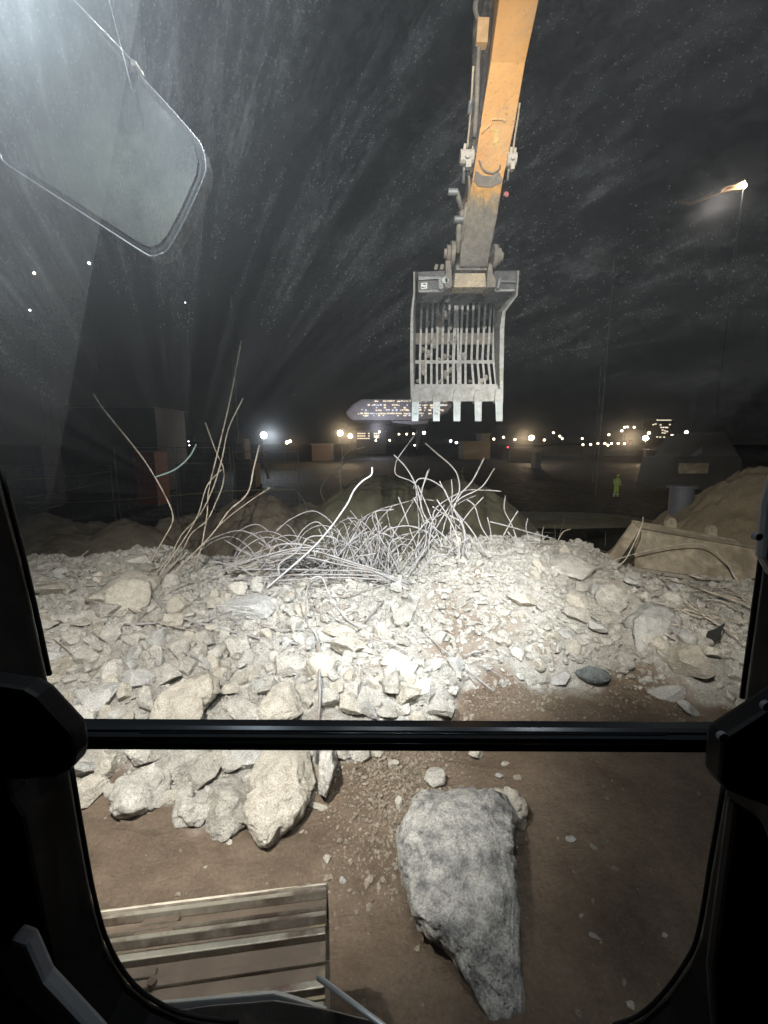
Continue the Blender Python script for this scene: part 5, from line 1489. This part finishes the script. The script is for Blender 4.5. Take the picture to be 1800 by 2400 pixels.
# ------------------------------------------------------------------ yard behind
GZ = -1.2
def atG(px, Y):  # x at depth Y (for things standing on the yard)
    p = atZ(px, 1100, GZ); return ray(px, 1060).x / ray(px, 1060).y * Y
def zat(py, Y): 
    r = ray(900, py); return H + r.z / r.y * Y
# mesh fence panels at left: frames with wires
def fence_panel(p0, p1, z0, z1, label):
    e = empty('mesh_fence_panel', p0, label, 'fence', 'wire mesh fence panels')
    A = Vector(p0); B = Vector(p1); u = B - A
    mb = MB()
    for t in (0.01, .99): mb.cyl(A + u * t + Vector((0, 0, z0 - A.z)), A + u * t + Vector((0, 0, z1 - A.z)), .022, 8)
    for z in (z0 + .1, z1 - .03): mb.cyl(A + Vector((0, 0, z - A.z)), B + Vector((0, 0, z - B.z)), .02, 8)
    mb.build('frame', M_galv, e)
    mb = MB(); n = int(u.length / .12)
    for k in range(1, n):
        q = A + u * (k / n); mb.cyl(Vector((q.x, q.y, z0 + .1)), Vector((q.x, q.y, z1)), .004, 3)
    for z in np.arange(z0 + .3, z1, .3): mb.cyl(Vector((A.x, A.y, z)), Vector((B.x, B.y, z)), .004, 3)
    o = mb.build('mesh_wires', M_galv, e); o['kind'] = 'stuff'
    mb = MB(); mb.box(A + Vector((0, 0, z0 - A.z - .0)), (.5, .22, .13)); mb.build('foot_block', M_greyp, e)
FY_ = 22
fx = lambda px: ray(px, 1100).x / ray(px, 1100).y * FY_
zt, zb_ = zat(1048, FY_), GZ
for k, (a, b) in enumerate(((270, 412), (414, 540), (-20, 262), (545, 700))):
    fence_panel((fx(a), FY_ + (k % 2) * .1, GZ), (fx(b), FY_ + (k % 2) * .1, GZ), GZ, zt if k < 2 else zt - (.9 if k == 2 else .2), ['mesh fence panel in front of the red box', 'mesh fence panel right of the red box, behind the tall rods', 'lower mesh fence panel running off at the left', 'mesh fence panel under the cool floodlight'][k])
for k, (a, b, c_, d_) in enumerate([((20, 1170), (115, 1158), (255, 1128), 0), ((20, 1178), (210, 1176), (430, 1160), 0), ((380, 1163), (560, 1150), (690, 1148), 0), ((30, 1124), (150, 1118), (255, 1106), 0)]):
    mb = MB(); W = spline([atY(*p, 20.5) for p in (a, b, c_)], 6); mb.tube(W, .025, 6)
    tag(mb.build('barrier_tape', M_tape), ['upper tape running down left from the fence post', 'longest barrier tape low along the fence', 'tape right of the first fence panel', 'faint tape above the others at far left'][k], 'barrier tape', 'barrier tapes along the fence')
# red plant box
def skip_box(name, x0, x1, py0, py1, Y, mat, label, cat, dep=1.6, roof=None):
    z1_, z0_ = zat(py0, Y), GZ + .15
    r0, r1 = ray(x0, 1080), ray(x1, 1080)
    X0, X1 = r0.x / r0.y * Y, r1.x / r1.y * Y
    e = empty(name, ((X0 + X1) / 2, Y + dep / 2, GZ), label, cat)
    c = Vector(((X0 + X1) / 2, Y + dep / 2, (z0_ + z1_) / 2))
    mb = MB(); mb.box(c, (X1 - X0, dep, z1_ - z0_)); mb.build('body', mat, e, bevel=.03)
    mb = MB(); mb.box(Vector((c.x, c.y, z1_ + .03)), ((X1 - X0) * 1.04, dep * 1.04, .06)); mb.build('lid', roof or mat, e, bevel=.01)
    mb = MB()
    for k in range(5):
        xx = X0 + (X1 - X0) * (k + .5) / 5
        mb.box(Vector((xx, Y - .015, (z0_ + z1_) / 2)), (.05, .03, (z1_ - z0_) * .9))
    mb.build('ribs', mat, e)
    mb = MB()
    for sx in (-.38, .38):
        mb.box(Vector((c.x + (X1 - X0) * sx, c.y, (z0_ + GZ) / 2)), (.12, dep * .8, max(.05, z0_ - GZ)))
    mb.build('skids', M_mudgrey, e)
    return e
skip_box('generator_box', 312, 362, 1060, 1100, 27, M_red, 'red plant box standing behind the mesh fence', 'plant box')
skip_box('site_container', 45, 100, 1045, 1140, 26, M_blue, 'dark blue covered container at the far left', 'container')
skip_box('site_hut', 150, 372, 955, 1075, 34, M_bldg, 'long dark site hut with a pale roof edge at left', 'site hut', 5, M_pile2)
skip_box('material_stack', 412, 470, 1090, 1135, 23, M_bldg, 'low dark stack behind the second fence panel', 'stack')
skip_box('plastic_tank', 545, 585, 1080, 1120, 25, M_bldg, 'pale tank below the yellow digger', 'tank', 1)
# small yellow digger at left behind rods
def digger(px0, px1, py0, py1, Y, label):
    z1_, z0_ = zat(py0, Y), GZ
    X0, X1 = [ray(p, 1060).x / ray(p, 1060).y * Y for p in (px0, px1)]
    w_ = X1 - X0; hh = z1_ - z0_
    e = empty('parked_digger', ((X0 + X1) / 2, Y, GZ), label, 'digger')
    mb = MB(); mb.box(((X0 + X1) / 2, Y, z0_ + hh * .45), (w_, 1.6, hh * .35)); mb.build('body', M_yellow, e, bevel=.06)
    mb = MB(); mb.box((X0 + w_ * .35, Y, z0_ + hh * .8), (w_ * .5, 1.3, hh * .4), taper=.85); mb.build('cab', M_yellow, e, bevel=.04)
    mb = MB(); mb.box((X0 + w_ * .35, Y - .68, z0_ + hh * .82), (w_ * .36, .02, hh * .22)); mb.build('window', M_hose, e)
    for k in (-1, 1):
        mb = MB(); c = Vector(((X0 + X1) / 2, Y + k * .7, z0_ + hh * .16)); mb.box(c, (w_ * 1.1, .4, hh * .30)); mb.build('track', M_tire, e, bevel=.08)
    mb = MB(); mb.tube([(X1 - w_ * .1, Y, z0_ + hh * .6), (X1 + w_ * .3, Y, z0_ + hh * .95), (X1 + w_ * .6, Y, z0_ + hh * .4)], .1, 8); mb.build('boom', M_yellow, e)
digger(555, 600, 1028, 1120, 28, 'yellow digger parked below the cool floodlight')
# parked loader silhouette at right behind the sand mound
def loader(Y=17):
    X = lambda px: ray(px, 1100).x / ray(px, 1100).y * Y
    e = empty('parked_loader', (X(1640), Y, GZ), 'dark parked loader behind the white drum at the right', 'loader')
    mb = MB(); mb.box((X(1655), Y + 1, zat(1110, Y)), (X(1740) - X(1560), 2.2, 1.3), taper=.9); mb.build('body', M_bldg, e, bevel=.08)
    mb = MB(); mb.prism([Vector((X(a), Y + .1, zat(b, Y))) for a, b in ((1590, 1075), (1618, 1020), (1690, 1010), (1740, 1075))], (0, 1.6, 0)); mb.build('cab', M_bldg, e, bevel=.05)
    mb = MB(); mb.prism([Vector((X(a), Y + .06, zat(b, Y))) for a, b in ((1618, 1068), (1642, 1046), (1643, 1062), (1628, 1070))], (0, .03, 0)); mb.build('window', M_tankw, e)
    mb = MB(); mb.box((X(1618), Y - .15, zat(1097, Y)), (X(1652) - X(1583), .08, zat(1085, Y) - zat(1110, Y))); o = mb.build('counterweight', M_beige, e, bevel=.03)
    for px in (1600, 1700):
        mb = MB(); mb.cyl((X(px), Y - .2, GZ + .75), (X(px), Y + .4, GZ + .75), .75, 24); w_ = mb.build('wheel', M_tire, e, bevel=.06)
        mb = MB(); mb.cyl((X(px), Y - .24, GZ + .75), (X(px), Y - .19, GZ + .75), .32, 16); mb.build('hub', M_yellow, w_)
loader()
Yd = 13.5
Xd = ray(1597, 1165).x / ray(1597, 1165).y * Yd
e = empty('storage_drum', (Xd, Yd, GZ), 'pale grey drum with a wide rim in front of the parked loader', 'drum')
mb = MB(); mb.cyl((Xd, Yd, GZ), (Xd, Yd, zat(1143, Yd)), .30, 24, r2=.34); mb.build('body', M_tankw, e, smooth=False)
mb = MB(); mb.cyl((Xd, Yd, zat(1143, Yd)), (Xd, Yd, zat(1138, Yd)), .43, 24); mb.build('rim', M_tankw, e)

# worker in hi-vis clothing
def person(px, py_feet, py_head, label, facing=0, lean=.0, group=None, full=True):
    r = ray(px, py_feet); t = (GZ - H) / r.z
    base = Vector((0, 0, H)) + r * t
    hgt = (py_feet - py_head) / F * t * 1.0
    k = hgt / 1.78
    e = empty('person', base, label, 'person', group)
    def skin(name, pts, edges, rad, mat, sub=2):
        me = bpy.data.meshes.new(name)
        me.from_pydata([tuple(Vector(p) * k) for p in pts], edges, [])
        o = bpy.data.objects.new(name, me); COL.objects.link(o)
        sm_ = o.modifiers.new('s', 'SKIN')
        for i, rr in enumerate(rad): me.skin_vertices[0].data[i].radius = (rr * k, rr * k)
        me.skin_vertices[0].data[0].use_root = True
        o.modifiers.new('d', 'SUBSURF').levels = sub; o.modifiers['d'].render_levels = sub
        dg = bpy.context.evaluated_depsgraph_get(); dg.update()
        m2 = bpy.data.meshes.new_from_object(o.evaluated_get(dg))
        bpy.data.objects.remove(o)
        m2.materials.clear(); m2.materials.append(mat)
        for p in m2.polygons: p.use_smooth = True
        return link_mesh(name, m2, e)
    L = lean
    pts = [(0, 0, .98), (0, 0, 1.2), (L * .3, 0, 1.42), (L * .4, 0, 1.52), (L * .5, -.02, 1.66), (L * .5, -.02, 1.74),
           (.10, 0, .92), (.13, .03, .5), (.15, .02, .10), (.16, -.10, .04), (-.10, 0, .92), (-.12, -.05, .5), (-.15, .0, .10), (-.15, -.12, .04),
           (.2, 0, 1.40), (.27, .02, 1.14), (.22, -.14, .95), (-.18, 0, 1.40), (-.27, -.02, 1.15), (-.18, -.20, 1.02)]
    edges = [(0, 1), (1, 2), (2, 3), (3, 4), (4, 5), (0, 6), (6, 7), (7, 8), (8, 9), (0, 10), (10, 11), (11, 12), (12, 13), (2, 14), (14, 15), (15, 16), (2, 17), (17, 18), (18, 19)]
    rad = [.16, .15, .17, .06, .095, .08, .10, .085, .06, .045, .10, .085, .06, .045, .075, .055, .04, .075, .055, .04]
    body = skin('body', pts, edges, rad, M_hivis)
    mb = MB(); c = base + Vector((L * .5, -.03, 1.66)) * k
    o = link_mesh('head', np_mesh('head', ICO[3][0] * np.array([.075, .09, .105]) * k, ICO[3][1], M_skin, True), e); o.location = (c - base) + Vector((0, -.02 * k, 0))
    D, Fc = ICO[3]
    Hh = D * np.array([.115, .135, .115]); Hh[:, 2] = np.maximum(Hh[:, 2], -.005); 
    o = link_mesh('helmet', np_mesh('helmet', Hh * k, Fc, M_hivis, True), e); o.location = Vector((L * .5, -.02, 1.70)) * k
    def band(z, rx, ry, x=0, y=0, hgt_=.06):
        mb = MB(); m = 20; V = []; Fs = []
        for zz in (z - hgt_ / 2, z + hgt_ / 2):
            for rr in (1.0, 1.08):
                for q in range(m):
                    a = 2 * math.pi * q / m; V.append(base + Vector((x + rx * rr * math.cos(a), y + ry * rr * math.sin(a), zz)) * k)
        for q in range(m):
            p = (q + 1) % m
            Fs += [(m + q, m + p, 3 * m + p, 3 * m + q), (q, 2 * m + q, 2 * m + p, p), (2 * m + q, 3 * m + q, 3 * m + p, 2 * m + p), (q, p, m + p, m + q)]
        mb.add(V, Fs); return mb.build('reflective_band', M_refl, e)
    band(1.22, .175, .165, L * .15); band(1.06, .17, .165)
    for sx, yy in ((.145, .02), (-.145, -.01)):
        band(.26, .09, .09, sx, yy, .07)
    for sx in (.09, -.09):
        mb = MB(); mb.box(base + Vector((sx + L * .2, -.165, 1.32)) * k, (.05 * k, .02 * k, .22 * k)); mb.build('reflective_brace', M_refl, e)
    for sx, yy in ((.16, -.06), (-.15, -.07)):
        mb = MB(); mb.box(base + Vector((sx, yy, .05)) * k, (.11 * k, .28 * k, .10 * k)); mb.build('boot', M_boots, e, bevel=.02 * k)
person(1443, 1167, 1113, 'worker in yellow hi-vis suit with white bands standing in the dark yard at right', lean=.12)
person(1084, 1122, 1098, 'tiny distant worker in hi-vis beyond the olive soil pile', lean=0)

# ------------------------------------------------------------------ far lights and buildings
def bulb(r, mat, c, e, name='lamp_head'):
    o = link_mesh(name, np_mesh(name, ICO[2][0] * r, ICO[2][1], mat, True), e); o.location = c
    return o
def lamp(px, py, Y, mat, label, group, r_px=2.2, name='street_lamp', power=0, colr=(1, 1, 1), cat='street lamp', zpole=GZ):
    p = atY(px, py, Y)
    e = empty(name, (p.x, p.y, zpole), label, cat, group)
    rr = r_px / F * Y
    bulb(rr, mat, (0, 0, p.z - zpole), e)
    if p.z - rr > zpole + .1:
        mb = MB(); mb.cyl((p.x, p.y, zpole), (p.x, p.y, p.z - rr * .9), max(.03, .25 / F * Y), 6); mb.build('pole', M_tire, e)
    power *= .02
    if power:
        L = bpy.data.lights.new('floodlight_glow', 'POINT'); L.energy = power; L.color = colr; L.shadow_soft_size = rr * 1.05
        o = bpy.data.objects.new('floodlight_glow', L); COL.objects.link(o); o.parent = e; o.location = (0, -rr * 2.3, p.z - zpole)
    return e
G_ = 'tower floodlights on the horizon'
lamp(618, 1020, 60, E_cool, 'bright bluish floodlight on a mast behind the tall rods', G_, 6.5, 'floodlight_mast', 9000, (.8, .9, 1), 'floodlight')
lamp(797, 1015, 90, E_warm, 'brightest warm floodlight, left one of the close pair', G_, 5.5, 'floodlight_mast', 15000, (1, .78, .5), 'floodlight')
lamp(821, 1022, 92, E_warm, 'warm floodlight, right one of the close pair', G_, 4.0, 'floodlight_mast', 8000, (1, .78, .5), 'floodlight')
lamp(1246, 1026, 95, E_warm, 'warm floodlight right of the bucket above the tan wall', G_, 5.0, 'floodlight_mast', 9000, (1, .8, .55), 'floodlight')
lamp(1513, 1027, 85, E_warm, 'warm white floodlight near the stepped tower', G_, 5.5, 'floodlight_mast', 14000, (1, .85, .62), 'floodlight')
lamp(1521, 1015, 95, E_smallw, 'small warm lamp just above the warm white floodlight', None, 3.2)
lamp(673, 1037, 90, E_warm2, 'small orange lamp right of the bluish floodlight', None, 3.0)
lamp(680, 1034, 91, E_warm2, 'fainter orange lamp touching the small orange one', None, 2.0)
hl = lamp(1742, 436, 20, E_high, 'high bright floodlight at the upper right with orange flare shaped as arms', None, 6.0, 'floodlight_mast', 12000, (1, .93, .85), 'floodlight')
mb = MB(); mb.tube(spline([atY(*q, 19.9) for q in ((1738, 442), (1700, 448), (1660, 462), (1620, 476), (1590, 470))], 5), [.10 - .0035 * i for i in range(21)], 8); mb.build('flare_arm', M_orange, hl)  # orange flare smear beside the lamp, shaped as arms
mb = MB(); mb.tube(spline([atY(*q, 19.8) for q in ((1745, 425), (1720, 436), (1700, 440), (1688, 448))], 5), .05, 8); mb.build('flare_arm', M_orange, hl)
def lamps(lst, Y, mat, lab, grp, r=1.7):
    od = ['first', 'second', 'third', 'fourth', 'fifth', 'sixth', 'seventh', 'eighth', 'ninth']
    for k, (px, py) in enumerate(sorted(lst)):
        lamp(px, py, Y + (k % 3) * 2, mat, f'{lab}, {od[k]} from the left', grp, r)
lamps([(x, 1033) for x in (186, 201, 215, 229, 243, 256)] + [(272, 1030)], 110, E_small, 'tiny white lamp in the upper of two rows at far left', 'upper row of tiny white lamps', 1.7)
lamps([(x, 1049) for x in (149, 178, 203, 223, 243, 262)], 80, E_small, 'tiny white lamp in the lower of two rows at far left', 'lower row of tiny white lamps', 1.8)
Z7 = lambda u, v: (1200 + u / 2.765, 950 + v / 2.765)
Z9 = lambda u, v: (700 + u / 2.765, 880 + v / 2.765)
lamps([Z7(u, v) for u, v in ((460, 255), (510, 253), (557, 247), (602, 247), (645, 247), (688, 247), (730, 248), (622, 258))], 120, E_smallw, 'small lamp in the level row beside the warm white floodlight', 'level row of small lamps at right', 2.2)
lamps([Z7(u, v) for u, v in ((208, 225), (268, 178), (310, 200), (325, 215), (18, 222), (455, 215), (510, 253))][:6], 130, E_smallw, 'small warm lamp between the two right floodlights', 'small warm lamps between the right floodlights', 2.1)
lamps([Z7(u, v) for u, v in ((730, 142), (748, 140), (792, 142), (628, 190), (712, 165))], 125, E_smallw, 'small warm lamp standing higher, left of the stepped tower', 'higher small lamps left of the tower', 2.2)
lamp(*Z7(1130, 175), 100, E_small, 'single brighter lamp right of the stepped tower', None, 4.0)
lamp(*Z7(1037, 195), 110, E_smallw, 'lamp directly at the right foot of the stepped tower', None, 2.5)
lamps([Z9(u, v) for u, v in ((985, 425), (1022, 435))], 100, E_small, 'white lamp of a close pair under the bucket teeth', 'close pair of white lamps under the teeth', 2.8)
lamps([Z9(u, v) for u, v in ((1265, 412), (1328, 400), (1402, 415), (1592, 418))], 120, E_smallw, 'small warm lamp right under the bucket', 'small warm lamps around the right-hand floodlight', 2.3)
lamp(*Z9(812, 372), 95, E_small, 'bright white lamp beside the stem of the capsule building', None, 3.6)
lamps([Z9(u, v) for u, v in ((523, 365), (650, 380), (700, 380), (743, 378), (505, 400), (752, 452), (500, 422), (590, 420))], 115, E_smallw, 'small warm lamp under the capsule building', 'small warm lamps under the capsule building', 2.0)
lamp(*Z9(1355, 465), 70, E_red, 'tiny red lamp under the right-hand floodlight', None, 1.5)
lamp(*z4(978, 790), 60, E_red, 'red lamp on a pole behind the mesh fence', None, 3.4)
lamp(*z4(985, 832), 58, E_red, 'faint red lamp below the main red one', None, 1.6)
lamp(*z4(935, 748), 75, E_smallw, 'small orange lamp above the red one', None, 2.2)
lamps([z4(u, v) for u, v in ((1047, 793), (1052, 815))], 75, E_small, 'tiny white lamp right of the red lamp', 'tiny white lamps right of the red lamp', 1.3)
lamp(*z4(372, 711), 60, E_small, 'lone dim white lamp above the rows at far left', None, 2.0)
lamp(209, 617, 40, E_small, 'lone white lamp high under the mirror', None, 3.0, zpole=GZ)
lamp(80, 640, 45, E_warm2, 'lone orange lamp high at the left edge', None, 2.2)
lamp(70, 727, 45, E_small, 'lone small white lamp below the orange one at the left edge', None, 2.0)
lamp(434, 709, 60, E_small, 'tiniest white lamp high in the dark sky left of centre', None, 1.2)

# masts
for px, y0, y1, Y, lab, r in ((542, 722, 1170, 30, 'slim pole behind the tall rods with a pale top', .035), (1437, 640, 1112, 33, 'slim tall mast above the worker', .03), (1408, 880, 1100, 45, 'faint light streak built as a thin mast, left of the tall mast', .03)):  # the faint one stands in for a light streak on the glass
    p = atY(px, y0, Y); X = p.x
    e = empty('slim_mast', (X, Y, GZ), lab, 'mast')
    mb = MB(); mb.cyl((X, Y, GZ), (X, Y, p.z), r, 8, r2=r * .6); mb.build('pole', M_galv, e)
    mb = MB(); mb.cyl((X, Y, p.z), (X, Y, p.z + .9), r * 1.3, 8); mb.build('tip', M_whitepart, e)

# capsule building on a stem
YB = 150
def b9(u, v, Y=YB): return atY(*Z9(u, v), Y)
e = empty('capsule_building', (b9(700, 250).x, YB, GZ), 'elevated capsule-shaped building with rows of small lit windows', 'building')
mb = MB(); mb.prism([b9(u, v) for u, v in [(302, 240), (345, 190), (405, 152), (720, 152), (960, 160), (1005, 190), (960, 240), (850, 285), (720, 292), (345, 290), (318, 265)]], (0, 22, 0)); mb.build('shell', M_pod, e, bevel=.6)
mb = MB(); mb.prism([b9(u, v) for u, v in [(600, 296), (845, 290), (835, 310), (730, 318), (620, 306)]], (0, 12, 0)); mb.build('underside', M_pod, e, bevel=.1)
mb = MB(); mb.prism([b9(u, v, YB + 2) for u, v in [(725, 316), (845, 310), (820, 345), (800, 372), (770, 480), (765, 420), (770, 345), (740, 338)]], (0, 6, 0)); mb.build('stem', M_bldg, e, bevel=.1)
L = bpy.data.lights.new('added_facade_fill', 'POINT'); L.energy = 5500; L.color = (.88, .88, 1.0); L.shadow_soft_size = .3  # unseen lamp added to brighten the capsule shell
o = bpy.data.objects.new('added_facade_fill', L); COL.objects.link(o); o.parent = e; o.location = (-10, -16, zat(1008, YB) - GZ)
wm = MB(); wm.box((0, 0, 0), (.62, .12, .42)); wm_o = wm.build('window', E_win); wmesh = wm_o.data; bpy.data.objects.remove(wm_o)
wm = MB(); wm.box((0, 0, 0), (.5, .12, .35)); wm_o = wm.build('window', E_winc); wmesh2 = wm_o.data; bpy.data.objects.remove(wm_o)
for row, (v, u0, u1, dens) in enumerate(((166, 500, 960, .62), (192, 440, 970, .6), (224, 400, 965, .55), (247, 390, 900, .9), (208, 480, 900, .3), (260, 420, 800, .35))):
    for u in np.arange(u0, u1, 13.0):
        if rng.random() > dens: continue
        q = b9(u + rng.uniform(-3, 3), v + rng.uniform(-2, 2)); o = link_mesh('window', wmesh if rng.random() < .75 else wmesh2, e)
        s = rng.uniform(.6, 1.25)
        o.location = q - Vector((0, .14, 0)) - e.location; o.scale = (s, 1, s)

def block(px0, px1, py0, py1, Y, mat, label, name='far_building', dep=14, wins=(), wmesh_=None, cat='building', ground=True):
    X0, X1 = [ray(p, 1030).x / ray(p, 1030).y * Y for p in (px0, px1)]
    z1_ = zat(py0, Y); z0_ = GZ if ground else zat(py1, Y)
    e = empty(name, ((X0 + X1) / 2, Y, GZ), label, cat)
    mb = MB(); mb.box(((X0 + X1) / 2, Y + dep / 2, (z0_ + z1_) / 2), (X1 - X0, dep, z1_ - z0_)); mb.build('wall', mat, e, bevel=.03)
    mb = MB(); mb.box(((X0 + X1) / 2, Y + dep / 2, z1_ + .12), ((X1 - X0) + .5, dep + .5, .22)); mb.build('roof', M_bldg, e)
    for (a, b) in wins:
        q = atY(a, b, Y); o = link_mesh('window', wmesh_ or wmesh, e); o.location = q - Vector((0, .1, 0)) - e.location; o.scale = (Y / 170,) * 3
    return e
w1 = [Z9(u, v) for v in (376, 392, 408) for u in range(385, 468, 14) if rng.random() < .85]
w1 += [Z9(u, v) for v in (376, 388, 400) for u in (492, 505, 518)]
block(835, 905, 1010, 1040, 170, M_bldg, 'dark office block with a grid of lit windows under the capsule building', wins=w1)
block(1088, 1150, 1036, 1048, 110, M_tan, 'low tan building lit from the front, under the bucket', dep=8)
block(1128, 1148, 1018, 1037, 112, M_bldg, 'small upper block on the low tan building', dep=6)
block(1198, 1270, 1052, 1056, 92, M_tan, 'long low lit wall under the right-hand floodlight', 'boundary_wall', 1, cat='wall')
block(1518, 1598, 1056, 1063, 80, M_tan, 'low lit wall below the warm white floodlight', 'boundary_wall', 1, cat='wall')
block(1258, 1272, 1061, 1071, 70, M_bldg, 'small grey kiosk below the long low wall', 'kiosk', 2, cat='kiosk')
block(730, 775, 1042, 1056, 100, plain('reddish_wall', (.03, .018, .016), .8, 0, .2, .3), 'low reddish building left of the warm pair of floodlights', dep=6)
block(1473, 1477, 1033, 1044, 100, plain('dim_red_panel', (.22, .03, .03), .6), 'narrow red-lit panel beside the row of small lamps', 'lit_panel', 1, cat='panel', ground=False)
# stepped tower at right
tw = [Z7(u, v) for u, v in [(x_, 95) for x_ in range(942, 1030, 12)]] + [Z7(u, v) for u, v in ((915, 125), (930, 121), (962, 126), (1022, 125), (965, 143), (980, 143), (995, 143), (1006, 144), (975, 160), (990, 165), (1005, 170), (975, 178), (990, 180), (940, 205), (960, 206), (985, 206), (1010, 206), (1050, 205), (1080, 205))]
block(1544, 1572, 1000, 1030, 180, M_bldg, 'stepped tower with a lit roof edge near the right floodlight', wins=tw[:0], dep=10)
e = block(1538, 1575, 984, 999, 180, M_bldg, 'wider top storey of the stepped tower with a line of lights', wins=tw, dep=10, ground=False)
# dim skyline strips left
block(300, 560, 1036, 1046, 200, M_bldg, 'long dark building on the left horizon', dep=10)
block(1280, 1560, 1046, 1060, 140, M_bldg, 'long dark shed along the right horizon', dep=10)
